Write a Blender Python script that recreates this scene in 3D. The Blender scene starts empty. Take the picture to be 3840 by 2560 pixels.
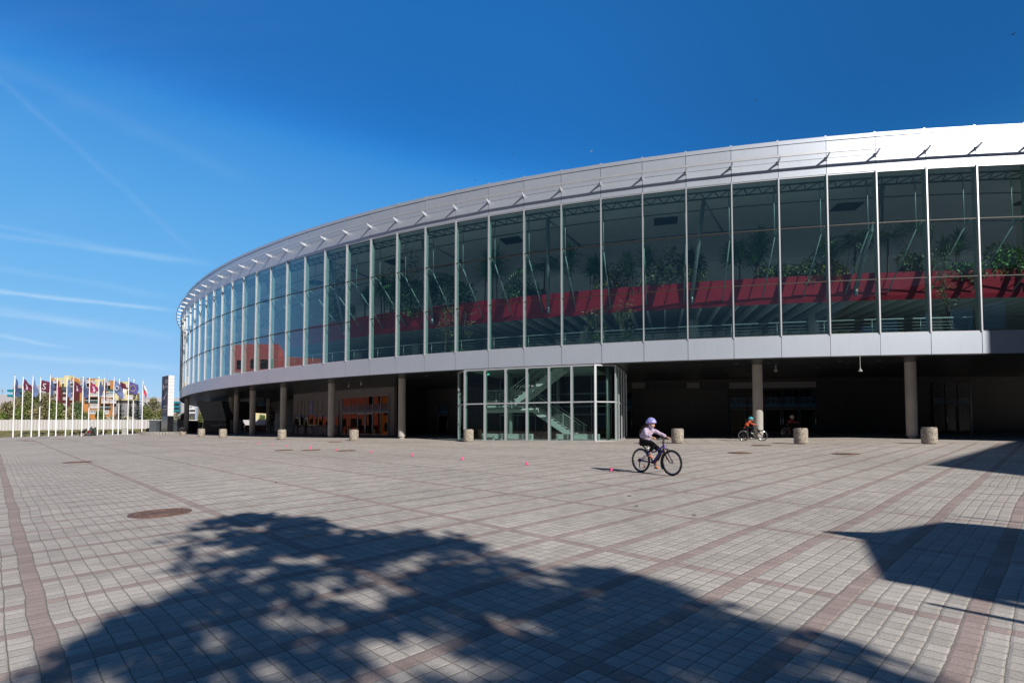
import bpy, bmesh, math, random
from mathutils import Vector, Matrix, Euler
from math import sin, cos, tan, pi, radians, atan2, sqrt, hypot
rnd = random.Random(7)
S = bpy.context.scene
col = S.collection
# ------------------------------------------------------------------ camera constants
F, TILT, V0, HC = 2007.29, .0374, 1536.8, 1.45
CT, ST = cos(TILT), sin(TILT)
GX, GY = .0127, .0241                    # the plaza rises gently to the building and to the right
CX, CY, R = 32.3, 112.87, 87.05          # centre and radius of the round arena
A0, DA = -1.6752, -.0267                 # angle of one mullion, step to the next
ZF, ZG, ZT, ZR = 5.23, 6.31, 14.7, 16.68  # fascia bottom, glass bottom, glass top, roof
SUNAZ, SUNEL = radians(144.4), radians(33.0)
SD = Vector((sin(SUNAZ)*cos(SUNEL), cos(SUNAZ)*cos(SUNEL), sin(SUNEL)))

def gz(x, y):
    w = GX*x+GY*y
    if w > 1.7: w = 1.7+(1-math.exp(-(w-1.7)/.5))*.5
    if w < -1.2: w = -1.2-(1-math.exp((w+1.2)/.5))*.5
    return w
def G(u, v):                              # a place on the ground
    ax = (u-1920)/F; t = (V0-v)/F
    y = CT-t*ST; z = ST+t*CT
    L = HC/(GX*ax+GY*y-z)
    return Vector((ax*L, y*L, gz(ax*L, y*L)))
def P(u, v, y):                           # a place at depth y
    t = (V0-v)/F
    z = y*(t*CT+ST)/(CT-t*ST); zc = y*CT+z*ST
    return Vector(((u-1920)/F*zc, y, HC+z))
def hit(u, r):                            # plan point on the ring of radius r seen in direction u
    ax = (u-1920)/F/CT; n = hypot(ax, 1); dx, dy = ax/n, 1/n
    b = dx*CX+dy*CY; c = CX*CX+CY*CY-r*r
    d = b*b-c
    t = b-sqrt(max(d, 0)); return dx*t, dy*t
def ring(i, r, z=0): a = A0+DA*i; return Vector((CX+r*cos(a), CY+r*sin(a), z))
def idx(x, y): return (atan2(y-CY, x-CX)-A0)/DA if atan2(y-CY, x-CX) < 0 else (atan2(y-CY, x-CX)-2*pi-A0)/DA
def lift(p, h): k = h/tan(SUNEL); return Vector((p[0]+sin(SUNAZ)*k, p[1]+cos(SUNAZ)*k, p[2]+h))

# ------------------------------------------------------------------ materials
M = {}
def mat(name, c, rough=.6, metal=0., var=.12, sc=3., bump=0., bsc=40., spec=.5, emit=0, streak=0):
    m = bpy.data.materials.new(name); m.use_nodes = True; M[name] = m
    nt = m.node_tree; N = nt.nodes; L = nt.links; b = N['Principled BSDF']
    b.inputs['Roughness'].default_value = rough; b.inputs['Metallic'].default_value = metal
    b.inputs['Specular IOR Level'].default_value = spec
    tc = N.new('ShaderNodeTexCoord'); no = N.new('ShaderNodeTexNoise'); no.inputs['Scale'].default_value = sc; no.inputs['Detail'].default_value = 4
    L.new(tc.outputs['Object'], no.inputs['Vector'])
    mr = N.new('ShaderNodeMapRange'); mr.inputs[1].default_value = .3; mr.inputs[2].default_value = .7
    mr.inputs[3].default_value = 1-var; mr.inputs[4].default_value = 1+var; L.new(no.outputs[0], mr.inputs[0])
    vm = N.new('ShaderNodeVectorMath'); vm.operation = 'SCALE'; vm.inputs[0].default_value = c[:3]; L.new(mr.outputs[0], vm.inputs['Scale'])
    if streak:
        mp = N.new('ShaderNodeMapping'); mp.inputs['Scale'].default_value = (4, 4, .5); L.new(tc.outputs['Object'], mp.inputs[0])
        n3 = N.new('ShaderNodeTexNoise'); n3.inputs['Scale'].default_value = 2.5; n3.inputs['Detail'].default_value = 5; L.new(mp.outputs[0], n3.inputs['Vector'])
        m3 = N.new('ShaderNodeMapRange'); m3.inputs[1].default_value = .5; m3.inputs[2].default_value = .8; m3.inputs[3].default_value = 1; m3.inputs[4].default_value = 1-streak*2; L.new(n3.outputs[0], m3.inputs[0])
        v3 = N.new('ShaderNodeVectorMath'); v3.operation = 'SCALE'; L.new(vm.outputs[0], v3.inputs[0]); L.new(m3.outputs[0], v3.inputs['Scale']); vm = v3
    L.new(vm.outputs[0], b.inputs['Base Color'])
    if bump:
        n2 = N.new('ShaderNodeTexNoise'); n2.inputs['Scale'].default_value = bsc; L.new(tc.outputs['Object'], n2.inputs['Vector'])
        bp = N.new('ShaderNodeBump'); bp.inputs['Strength'].default_value = bump; bp.inputs['Distance'].default_value = .02
        L.new(n2.outputs[0], bp.inputs['Height']); L.new(bp.outputs[0], b.inputs['Normal'])
    if emit:
        b.inputs['Emission Color'].default_value = (*c[:3], 1); b.inputs['Emission Strength'].default_value = emit
    return m
def leafmat(name, c1, c2, sc=1.5):
    m = bpy.data.materials.new(name); m.use_nodes = True; M[name] = m
    nt = m.node_tree; N = nt.nodes; L = nt.links; b = N['Principled BSDF']; b.inputs['Roughness'].default_value = .5
    tc = N.new('ShaderNodeTexCoord'); no = N.new('ShaderNodeTexNoise'); no.inputs['Scale'].default_value = sc; no.inputs['Detail'].default_value = 5
    L.new(tc.outputs['Object'], no.inputs['Vector']); cr = N.new('ShaderNodeValToRGB')
    cr.color_ramp.elements[0].position = .38; cr.color_ramp.elements[0].color = (*c1, 1)
    cr.color_ramp.elements[1].position = .62; cr.color_ramp.elements[1].color = (*c2, 1)
    L.new(no.outputs[0], cr.inputs[0]); L.new(cr.outputs[0], b.inputs['Base Color'])
    return m
def glassmat(name, tint, ior=1.9, gtint=(1, 1, 1), wob=.0, boost=1.):
    m = bpy.data.materials.new(name); m.use_nodes = True; M[name] = m
    nt = m.node_tree; N = nt.nodes; L = nt.links; N.remove(N['Principled BSDF'])
    t = N.new('ShaderNodeBsdfTransparent'); t.inputs[0].default_value = (*tint, 1)
    g = N.new('ShaderNodeBsdfGlossy'); g.inputs['Roughness'].default_value = 0.0; g.inputs[0].default_value = (*gtint, 1)
    ge = N.new('ShaderNodeNewGeometry'); dt = N.new('ShaderNodeVectorMath'); dt.operation = 'DOT_PRODUCT'; L.new(ge.outputs['Incoming'], dt.inputs[0]); L.new(ge.outputs['Normal'], dt.inputs[1])
    def mth(op, a, c):
        n = N.new('ShaderNodeMath'); n.operation = op
        for k, q in enumerate((a, c)):
            if isinstance(q, (int, float)): n.inputs[k].default_value = q
            elif q is not None: L.new(q, n.inputs[k])
        return n.outputs[0]
    f0 = ((ior-1)/(ior+1))**2*1.6*boost; f = mth('ADD', mth('MULTIPLY', mth('POWER', mth('SUBTRACT', 1, mth('ABSOLUTE', dt.outputs['Value'], None)), 4.2), 1-f0), f0); mx = N.new('ShaderNodeMixShader')
    L.new(f, mx.inputs[0]); L.new(t.outputs[0], mx.inputs[1]); L.new(g.outputs[0], mx.inputs[2])
    if wob:
        tc = N.new('ShaderNodeTexCoord'); no = N.new('ShaderNodeTexNoise'); no.inputs['Scale'].default_value = .45; no.inputs['Detail'].default_value = 1
        L.new(tc.outputs['Object'], no.inputs['Vector']); bp = N.new('ShaderNodeBump'); bp.inputs['Strength'].default_value = wob; bp.inputs['Distance'].default_value = .05
        L.new(no.outputs[0], bp.inputs['Height']); L.new(bp.outputs[0], g.inputs['Normal'])
    L.new(mx.outputs[0], N['Material Output'].inputs[0]); return m

mat('panel', (.52, .57, .66), .42, .42, .03, .6, streak=.03)
mat('transom', (.02, .022, .025), .5)
mat('dark_joint', (.03, .03, .035), .7)
mat('mullion', (.66, .68, .72), .35, .5, .04)
mat('fin', (.30, .42, .38), .5, .1, .06)
mat('steel', (.30, .36, .36), .4, .4, .06)
mat('truss', (.10, .13, .13), .6)
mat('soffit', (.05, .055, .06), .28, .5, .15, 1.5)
mat('red_band', (.40, .012, .032), .55, 0, .1, .8)
mat('int_wall_glow', (.72, .80, .80), .8, 0, .08, .5, emit=.022)  # faint emission added as interior fill, no lamp behind it
mat('beam_pale', (.75, .80, .80), .8, 0, .08, .5)
mat('int_floor', (.32, .33, .33), .6)
mat('int_glass_glow', (.12, .26, .34), .3, emit=.03)  # inner panes also given a faint added glow, not a light source
mat('column', (.46, .43, .40), .75, 0, .1, 1.2, .25, 30)
mat('wall_panel', (.05, .05, .052), .55, 0, .12, .8)
mat('pale_panel', (.24, .24, .245), .55, 0, .06, .8)
mat('black', (.010, .010, .012), .4)
mat('rubber', (.012, .012, .013), .75)
mat('blacksheet', (.012, .012, .015), .18, 0, .3)
mat('white', (.78, .78, .80), .45, 0, .04)
mat('polewhite', (.85, .85, .87), .35, 0, .02)
mat('blue_sign', (.01, .07, .30), .35)
mat('blue_dark', (.003, .02, .06), .3)
mat('dark_num', (.02, .02, .025), .5)
mat('num_blue', (.02, .12, .22), .4)
mat('pale_frame', (.22, .26, .27), .35, .5)
mat('pinkcone', (.85, .06, .24), .5, 0, .04)
mat('rust', (.20, .12, .09), .6, .2, .35, 14, .6, 30)
mat('grey_box', (.09, .105, .12), .5)
mat('grey_cabinet', (.42, .42, .40), .7)
mat('concrete', (.30, .29, .27), .85, 0, .15, 3, .3, 20)
mat('wood', (.20, .16, .13), .7, 0, .25, 6)
mat('bronze', (.05, .065, .06), .55, .4, .3, 8)
mat('skin', (.62, .36, .26), .5, 0, .04)
mat('lilac', (.52, .42, .56), .85, 0, .05, 9, .2, 60)
mat('helmet_lilac', (.36, .36, .78), .3, 0, .02)
mat('helmet_teal', (.05, .40, .50), .35, 0, .02)
mat('helmet_pink', (.55, .42, .46), .4, 0, .02)
mat('coral', (.90, .30, .18), .6)
mat('denim', (.10, .13, .18), .8)
mat('orange_jacket', (.62, .10, .045), .7, 0, .06, 8)
mat('maroon_jacket', (.16, .02, .02), .8)
mat('hair', (.20, .13, .07), .6, 0, .3, 20)
mat('purple', (.06, .035, .28), .3, .1, .03)
mat('chrome', (.7, .7, .72), .15, 1, .02)
mat('reflector', (.95, .22, .02), .3)
mat('blackcloth', (.006, .006, .008), .8, spec=.2)
mat('teal', (.01, .22, .28), .5)
mat('bwhite', (.46, .45, .48), .8, 0, .05, .3)
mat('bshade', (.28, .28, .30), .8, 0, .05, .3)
mat("borange", (.52, .23, .07), .8, 0, .06, .3)
mat('bcream', (.68, .62, .34), .8, 0, .05, .3)
mat('blblue', (.34, .44, .58), .8, 0, .05, .3)
mat('bred', (.085, .018, .016), .75, 0, .2, .6)
mat('bdark', (.03, .035, .045), .5)
mat('bwin', (.16, .18, .20), .25)
mat('rail_glass', (.07, .12, .13), .3)
mat('bark', (.10, .08, .06), .9, 0, .3, 5)
mat('pot', (.25, .25, .24), .7)
mat('bird', (.05, .05, .055), .8)
mat('gull', (.7, .7, .7), .8)
mat('flag_blue', (.06, .085, .20), .8, 0, .1)
mat('flag_lblue', (.13, .18, .36), .8, 0, .1)
mat('flag_maroon', (.12, .018, .05), .8, 0, .2, 9)
mat('flag_pink', (.30, .03, .10), .8, 0, .3, 9)
mat('flag_eu', (.10, .09, .30), .8, 0, .1)
mat('flag_white', (.7, .7, .7), .8)
mat('flag_red', (.6, .03, .05), .8)
mat('gold', (.7, .5, .05), .6)
mat('denimblue', (.03, .06, .18), .8)
mat('poster_text', (.55, .50, .62), .6)
mat('poster_purple', (.14, .04, .17), .6)
mat('salmon', (.85, .27, .27), .8, 0, .06, .4)
mat('brown_wall', (.10, .09, .075), .8, 0, .2, .4)
mat('terra', (.75, .26, .08), .8, 0, .15, .5)
mat('greenlight', (.1, .6, .35), .5, emit=1.0)
mat('bench', (.50, .62, .58), .5, 0, .03)
leafmat('leaf_a', (.08, .11, .03), (.23, .25, .09), .9)
leafmat('leaf_b', (.08, .12, .03), (.22, .28, .075), .9)
leafmat('leaf_birch', (.09, .15, .07), (.24, .33, .14), .9)
leafmat('leaf_brown', (.15, .14, .07), (.36, .33, .16), .9)
leafmat('leaf_blossom', (.12, .13, .06), (.62, .60, .50), 2.5)
leafmat('leaf_fir', (.006, .012, .009), (.022, .036, .018), 1.5)
leafmat('leaf_dark', (.06, .15, .06), (.22, .42, .16), 2)
leafmat('leaf_fern', (.08, .20, .02), (.22, .42, .06), 3)
leafmat('leaf_croton', (.14, .10, .02), (.32, .30, .06), 4)
glassmat('facade_glass', (.70, .87, .88), 1.55, (.85, .95, 1), .03, 2.6)
glassmat('stair_glass', (.68, .80, .78), 1.5)
glassmat('door_glass', (.03, .035, .04), 1.5, (.40, .29, .18), .02, 2.)

def paver():
    m = bpy.data.materials.new('plaza_pavers'); m.use_nodes = True; M['pavers'] = m
    nt = m.node_tree; N = nt.nodes; L = nt.links; b = N['Principled BSDF']; b.inputs['Roughness'].default_value = .8
    b.inputs['Specular IOR Level'].default_value = .35
    def val(x): return x
    def mth(op, a, c=None, d=None):
        n = N.new('ShaderNodeMath'); n.operation = op
        for k, q in enumerate((a, c, d)):
            if q is None: continue
            if isinstance(q, (int, float)): n.inputs[k].default_value = q
            else: L.new(q, n.inputs[k])
        return n.outputs[0]
    def noise(vec, s, det=3):
        n = N.new('ShaderNodeTexNoise'); n.inputs['Scale'].default_value = s; n.inputs['Detail'].default_value = det; L.new(vec, n.inputs['Vector']); return n.outputs[0]
    tc = N.new('ShaderNodeTexCoord'); pos = tc.outputs['Object']
    sp = N.new('ShaderNodeSeparateXYZ'); L.new(pos, sp.inputs[0]); X, Y = sp.outputs[0], sp.outputs[1]
    th, ox, oy, PA, PB = .7718, .4709, 6.4307, .7634/6, 2.2615/18
    # slow wander of the courses
    w1 = mth('MULTIPLY', mth('SUBTRACT', noise(pos, .45, 2), .5), .10); w2 = mth('MULTIPLY', mth('SUBTRACT', noise(pos, .5, 2), .5), -.10)
    w3 = mth('MULTIPLY', mth('SUBTRACT', noise(pos, 9, 2), .5), .022)
    dx = mth('ADD', mth('SUBTRACT', X, ox), w1); dy = mth('ADD', mth('SUBTRACT', Y, oy), w2)
    a = mth('ADD', mth('DIVIDE', mth('ADD', mth('MULTIPLY', mth('ADD', dx, w3), -sin(th)), mth('MULTIPLY', dy, cos(th))), PA), 600.5)
    c = mth('ADD', mth('DIVIDE', mth('ADD', mth('MULTIPLY', dx, cos(th)), mth('MULTIPLY', mth('ADD', dy, w3), sin(th))), PB), 1800.5)
    # slab strip and undercroft floor close to the building
    rr = mth('SQRT', mth('ADD', mth('POWER', mth('SUBTRACT', X, CX), 2), mth('POWER', mth('SUBTRACT', Y, CY), 2)))
    inr = mth('LESS_THAN', rr, 88.6)
    kerb = mth('MULTIPLY', mth('LESS_THAN', rr, 88.95), mth('GREATER_THAN', rr, 88.6))
    ia, ic = mth('FLOOR', a), mth('FLOOR', c)
    redA = mth('LESS_THAN', mth('MODULO', ia, 6), .5); redC = mth('LESS_THAN', mth('MODULO', ic, 18), .5)
    red = mth('MAXIMUM', redA, redC); red = mth('MULTIPLY', red, mth('SUBTRACT', 1, inr)); red = mth('MAXIMUM', red, kerb)
    fa, fc = mth('FRACT', a), mth('FRACT', c)
    ea = mth('ABSOLUTE', mth('SUBTRACT', fa, .5)); ec = mth('ABSOLUTE', mth('SUBTRACT', fc, .5))
    e = mth('MAXIMUM', ea, ec)
    def ramp(x, lo, hi, o0=0, o1=1):
        n = N.new('ShaderNodeMapRange'); n.interpolation_type = 'SMOOTHSTEP'
        for k, q in ((0, x), (1, lo), (2, hi), (3, o0), (4, o1)):
            if isinstance(q, (int, float)): n.inputs[k].default_value = q
            else: L.new(q, n.inputs[k])
        return n.outputs[0]
    jn = mth('MULTIPLY', noise(pos, 30, 2), .03)
    j = ramp(mth('ADD', mth('MAXIMUM', mth('SUBTRACT', ea, .008), ec), jn), .468, .495)
    j = mth('MULTIPLY', j, mth('SUBTRACT', 1, mth('MULTIPLY', inr, .75)))
    cb = N.new('ShaderNodeCombineXYZ'); L.new(ia, cb.inputs[0]); L.new(ic, cb.inputs[1])
    wn = N.new('ShaderNodeTexWhiteNoise'); wn.noise_dimensions = '3D'; L.new(cb.outputs[0], wn.inputs['Vector'])
    big = noise(pos, .22, 4); med = noise(pos, 2.2, 4); fine = noise(pos, 90, 3); grit = noise(pos, 260, 2)
    v = mth('MULTIPLY', ramp(wn.outputs[0], 0, 1, .90, 1.07), ramp(big, .3, .7, .90, 1.08))
    v = mth('MULTIPLY', v, ramp(med, .25, .75, .90, 1.08)); v = mth('MULTIPLY', v, ramp(fine, .3, .7, .86, 1.12)); v = mth('MULTIPLY', v, ramp(grit, .3, .7, .85, 1.14))
    st1 = ramp(noise(pos, .9, 5), .58, .72, 1, .86); st2 = ramp(noise(pos, .35, 6), .60, .75, 1, .88)
    vo = N.new('ShaderNodeTexVoronoi'); vo.inputs['Scale'].default_value = 1.7; L.new(pos, vo.inputs['Vector']); gum = ramp(vo.outputs['Distance'], .018, .03, .62, 1)
    v = mth('MULTIPLY', mth('MULTIPLY', v, st1), mth('MULTIPLY', st2, gum))
    # slabs of the strip
    ang = mth('MULTIPLY', mth('ARCTAN2', mth('SUBTRACT', Y, CY), mth('SUBTRACT', X, CX)), 88/1.1)
    sl = mth('MAXIMUM', mth('ABSOLUTE', mth('SUBTRACT', mth('FRACT', mth('ADD', ang, 500)), .5)), mth('ABSOLUTE', mth('SUBTRACT', mth('FRACT', mth('DIVIDE', rr, .75)), .5)))
    sj = mth('MULTIPLY', ramp(sl, .47, .49), inr)
    mx = N.new('ShaderNodeMix'); mx.data_type = 'RGBA'; mx.inputs[6].default_value = (.515, .472, .435, 1); mx.inputs[7].default_value = (.40, .315, .29, 1); L.new(red, mx.inputs[0])
    m1 = N.new('ShaderNodeMix'); m1.data_type = 'RGBA'; L.new(inr, m1.inputs[0]); L.new(mx.outputs[2], m1.inputs[6]); m1.inputs[7].default_value = (.50, .45, .41, 1)
    vs = N.new('ShaderNodeVectorMath'); vs.operation = 'SCALE'; L.new(m1.outputs[2], vs.inputs[0]); L.new(v, vs.inputs['Scale'])
    m2 = N.new('ShaderNodeMix'); m2.data_type = 'RGBA'; L.new(mth('MAXIMUM', j, sj), m2.inputs[0]); L.new(vs.outputs[0], m2.inputs[6]); m2.inputs[7].default_value = (.21, .195, .165, 1)
    L.new(m2.outputs[2], b.inputs['Base Color'])
    hgt = mth('ADD', mth('MULTIPLY', ramp(e, .34, .49, 1, 0), .7), mth('MULTIPLY', fine, .25))
    hgt = mth('ADD', hgt, mth('MULTIPLY', wn.outputs[0], .12)); hgt = mth('ADD', hgt, mth('MULTIPLY', noise(pos, 1.3, 3), 1.6))
    bp = N.new('ShaderNodeBump'); bp.inputs['Strength'].default_value = .35; bp.inputs['Distance'].default_value = .012
    L.new(hgt, bp.inputs['Height']); L.new(bp.outputs[0], b.inputs['Normal'])
paver()
def speckle(name):
    m = bpy.data.materials.new(name); m.use_nodes = True; M[name] = m
    nt = m.node_tree; N = nt.nodes; L = nt.links; b = N['Principled BSDF']; b.inputs['Roughness'].default_value = .8
    tc = N.new('ShaderNodeTexCoord'); vo = N.new('ShaderNodeTexVoronoi'); vo.inputs['Scale'].default_value = 42; L.new(tc.outputs['Object'], vo.inputs['Vector'])
    cr = N.new('ShaderNodeValToRGB'); cr.color_ramp.interpolation = 'CONSTANT'; E = cr.color_ramp.elements
    E[0].color = (.13, .11, .10, 1); E[1].position = .25; E[1].color = (.46, .40, .30, 1)
    for p, c in ((.5, (.30, .29, .28)), (.65, (.55, .50, .42)), (.85, (.25, .19, .15))):
        q = E.new(p); q.color = (*c, 1)
    sx = N.new('ShaderNodeSeparateXYZ'); L.new(vo.outputs['Color'], sx.inputs[0]); L.new(sx.outputs[0], cr.inputs[0]); L.new(cr.outputs[0], b.inputs['Base Color'])
    bp = N.new('ShaderNodeBump'); bp.inputs['Strength'].default_value = .6; bp.inputs['Distance'].default_value = .01; L.new(vo.outputs['Distance'], bp.inputs['Height']); bp.invert = True; L.new(bp.outputs[0], b.inputs['Normal'])
speckle('aggregate')
def panelwall(name, c, pu, pz, z0):
    """cylindrical wall with panel joints"""
    m = mat(name, c, .5, 0, .12, .5); nt = m.node_tree; N = nt.nodes; L = nt.links; b = N['Principled BSDF']
    src = b.inputs['Base Color'].links[0].from_socket
    tc = N.new('ShaderNodeTexCoord'); sp = N.new('ShaderNodeSeparateXYZ'); L.new(tc.outputs['Object'], sp.inputs[0])
    def mth(op, a, c=None):
        n = N.new('ShaderNodeMath'); n.operation = op
        for k, q in enumerate((a, c)):
            if q is None: continue
            if isinstance(q, (int, float)): n.inputs[k].default_value = q
            else: L.new(q, n.inputs[k])
        return n.outputs[0]
    an = mth('MULTIPLY', mth('ARCTAN2', mth('SUBTRACT', sp.outputs[1], CY), mth('SUBTRACT', sp.outputs[0], CX)), 78/pu)
    a = mth('ABSOLUTE', mth('SUBTRACT', mth('FRACT', mth('ADD', an, 500)), .5)); z = mth('ABSOLUTE', mth('SUBTRACT', mth('FRACT', mth('DIVIDE', mth('ADD', sp.outputs[2], 20-z0), pz)), .5))
    g = mth('MAXIMUM', mth('GREATER_THAN', a, .5-.012/pu), mth('GREATER_THAN', z, .5-.012/pz))
    mx = N.new('ShaderNodeMix'); mx.data_type = 'RGBA'; L.new(g, mx.inputs[0]); L.new(src, mx.inputs[6]); mx.inputs[7].default_value = (.008, .008, .008, 1)
    L.new(mx.outputs[2], b.inputs['Base Color'])
panelwall('under_wall', (.040, .040, .040), 1.25, .8, 0)

# ------------------------------------------------------------------ mesh helpers
class MB:
    def __init__(s): s.v = []; s.f = []; s.m = []
    def add(s, vs, fs, mi=0):
        o = len(s.v); s.v += [tuple(x) for x in vs]; s.f += [tuple(o+k for k in f) for f in fs]; s.m += [mi]*len(fs); return s
    def quad(s, a, b, c, d, mi=0): return s.add([a, b, c, d], [(0, 1, 2, 3)], mi)
    def hexa(s, p, mi=0):                 # 8 corners, bottom ring then top ring
        return s.add(p, [(3, 2, 1, 0), (4, 5, 6, 7), (0, 1, 5, 4), (1, 2, 6, 5), (2, 3, 7, 6), (3, 0, 4, 7)], mi)
    def box(s, c, size, rz=0, mi=0, mtx=None):
        a, b, h = size[0]/2, size[1]/2, size[2]/2; cz, sz = cos(rz), sin(rz)
        p = []
        for z in (-h, h):
            for x, y in ((-a, -b), (a, -b), (a, b), (-a, b)):
                if mtx: q = mtx @ Vector((x, y, z)); p.append((c[0]+q.x, c[1]+q.y, c[2]+q.z))
                else: p.append((c[0]+x*cz-y*sz, c[1]+x*sz+y*cz, c[2]+z))
        return s.hexa(p, mi)
    def bar(s, p0, p1, w, h=None, mi=0, up=(0, 0, 1)):
        p0, p1 = Vector(p0), Vector(p1); h = h or w; d = (p1-p0)
        if d.length < 1e-6: return s
        d.normalize(); u = Vector(up)
        if abs(d.dot(u)) > .98: u = Vector((1, 0, 0))
        x = d.cross(u).normalized(); y = x.cross(d); p = []
        for q in (p0, p1):
            for a, b in ((-1, -1), (1, -1), (1, 1), (-1, 1)): p.append(q+x*a*w/2+y*b*h/2)
        return s.hexa(p, mi)
    def tube(s, pts, r, n=8, mi=0, cap=True, closed=False):
        pts = [Vector(p) for p in pts]; k = len(pts); rs = r if isinstance(r, (list, tuple)) else [r]*k
        o = len(s.v); prev = None
        for i, p in enumerate(pts):
            if closed: d = pts[(i+1) % k]-pts[i-1]
            else: d = pts[min(i+1, k-1)]-pts[max(i-1, 0)]
            if d.length < 1e-9: d = Vector((0, 0, 1))
            d.normalize()
            if prev is None:
                u = Vector((0, 0, 1)) if abs(d.z) < .95 else Vector((1, 0, 0)); x = d.cross(u).normalized()
            else: x = (prev-d*prev.dot(d)).normalized()
            prev = x; y = d.cross(x)
            for j in range(n):
                a = 2*pi*j/n; s.v.append(tuple(p+(x*cos(a)+y*sin(a))*rs[i]))
        for i in range(k if closed else k-1):
            for j in range(n):
                a = o+i*n+j; b = o+i*n+(j+1) % n; i2 = (i+1) % k; c = o+i2*n+(j+1) % n; d = o+i2*n+j
                s.f.append((a, b, c, d)); s.m.append(mi)
        if cap and not closed:
            s.f.append(tuple(o+j for j in range(n))[::-1]); s.m.append(mi); s.f.append(tuple(o+(k-1)*n+j for j in range(n))); s.m.append(mi)
        return s
    def lathe(s, prof, c=(0, 0, 0), n=24, mi=0):   # prof: (r,z)
        o = len(s.v); k = len(prof)
        for r, z in prof:
            for j in range(n): a = 2*pi*j/n; s.v.append((c[0]+r*cos(a), c[1]+r*sin(a), c[2]+z))
        for i in range(k-1):
            for j in range(n):
                s.f.append((o+i*n+j, o+i*n+(j+1) % n, o+(i+1)*n+(j+1) % n, o+(i+1)*n+j)); s.m.append(mi)
        s.f.append(tuple(o+(k-1)*n+j for j in range(n))); s.m.append(mi); s.f.append(tuple(o+j for j in range(n))[::-1]); s.m.append(mi)
        return s
    def prism(s, poly, z0, z1, mi=0):
        n = len(poly); o = len(s.v)
        for z in (z0, z1):
            for p in poly: s.v.append((p[0], p[1], z if len(p) < 3 else p[2]+z))
        s.f.append(tuple(range(o+n-1, o-1, -1))); s.f.append(tuple(range(o+n, o+2*n))); s.m += [mi, mi]
        for i in range(n): j = (i+1) % n; s.f.append((o+i, o+j, o+n+j, o+n+i)); s.m.append(mi)
        return s
    def ell(s, c, r, mi=0, n=12, m=8, mtx=None):
        vs = []; fs = []
        for i in range(m+1):
            t = pi*i/m
            for j in range(n):
                a = 2*pi*j/n; q = Vector((r[0]*sin(t)*cos(a), r[1]*sin(t)*sin(a), r[2]*cos(t)))
                if mtx: q = mtx @ q
                vs.append((c[0]+q.x, c[1]+q.y, c[2]+q.z))
        for i in range(m):
            for j in range(n): fs.append((i*n+j, (i+1)*n+j, (i+1)*n+(j+1) % n, i*n+(j+1) % n))
        return s.add(vs, fs, mi)
    def leaves(s, c, r, n, sz, mi=0, shell=.35, rg=rnd, flat=.5):
        for _ in range(n):
            while 1:
                q = Vector((rg.uniform(-1, 1), rg.uniform(-1, 1), rg.uniform(-1, 1)))
                if shell < q.length < 1: break
            p = Vector((c[0]+q.x*r[0], c[1]+q.y*r[1], c[2]+q.z*r[2]))
            a = rg.uniform(0, 2*pi); b = rg.uniform(-1.2, 1.2); l = sz*rg.uniform(.6, 1.3); w = l*flat
            d = Vector((cos(a)*cos(b), sin(a)*cos(b), sin(b))); e = d.cross(Vector((rg.uniform(-1, 1), rg.uniform(-1, 1), rg.uniform(-1, 1)))).normalized()*w
            s.quad(p-d*l/2, p+e/2, p+d*l/2, p-e/2, mi)
        return s
    def blade(s, p, d, l, w, droop=.3, seg=3, mi=0):
        d = Vector(d).normalized(); sd = d.cross(Vector((0, 0, 1)))
        sd = sd.normalized() if sd.length > .01 else Vector((1, 0, 0)); o = len(s.v); p = Vector(p)
        for i in range(seg+1):
            t = i/seg; q = p+d*l*t-Vector((0, 0, droop*l*t*t)); ww = w*(1-t)**.7*(.5+.5*min(1, t*5+.4))+.001
            s.v += [tuple(q-sd*ww/2), tuple(q+sd*ww/2)]
        for i in range(seg): s.f.append((o+2*i, o+2*i+1, o+2*i+3, o+2*i+2)); s.m.append(mi)
        return s
    def build(s, name, mats, parent=None, smooth=False, loc=None):
        me = bpy.data.meshes.new(name)
        vs = s.v
        if loc is not None: vs = [(v[0]-loc[0], v[1]-loc[1], v[2]-loc[2]) for v in vs]
        me.from_pydata(vs, [], s.f)
        for q in (mats if isinstance(mats, (list, tuple)) else [mats]): me.materials.append(M[q])
        me.polygons.foreach_set('material_index', s.m)
        if smooth: me.polygons.foreach_set('use_smooth', [True]*len(s.f))
        me.update(); o = bpy.data.objects.new(name, me); col.objects.link(o)
        if parent is not None: o.parent = parent
        if loc is not None and parent is None: o.location = loc
        return o
def tag(o, label=None, cat=None, group=None, kind=None):
    if label: o['label'] = label
    if cat: o['category'] = cat
    if group: o['group'] = group
    if kind: o['kind'] = kind
    return o
def empty(name, loc=(0, 0, 0), rz=0, label=None, cat=None, group=None):
    o = bpy.data.objects.new(name, None); col.objects.link(o); o.location = loc; o.rotation_euler = (0, 0, rz); o.empty_display_size = .1
    return tag(o, label, cat, group)
def copy_tree(o, parent=None):
    c = o.copy(); col.objects.link(c); c.parent = parent
    for ch in list(o.children): copy_tree(ch, c)
    return c
def smooth_angle(o, ang=40):
    for p in o.data.polygons: p.use_smooth = True
    try: o.data.set_sharp_from_angle(angle=radians(ang))
    except Exception: pass
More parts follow.
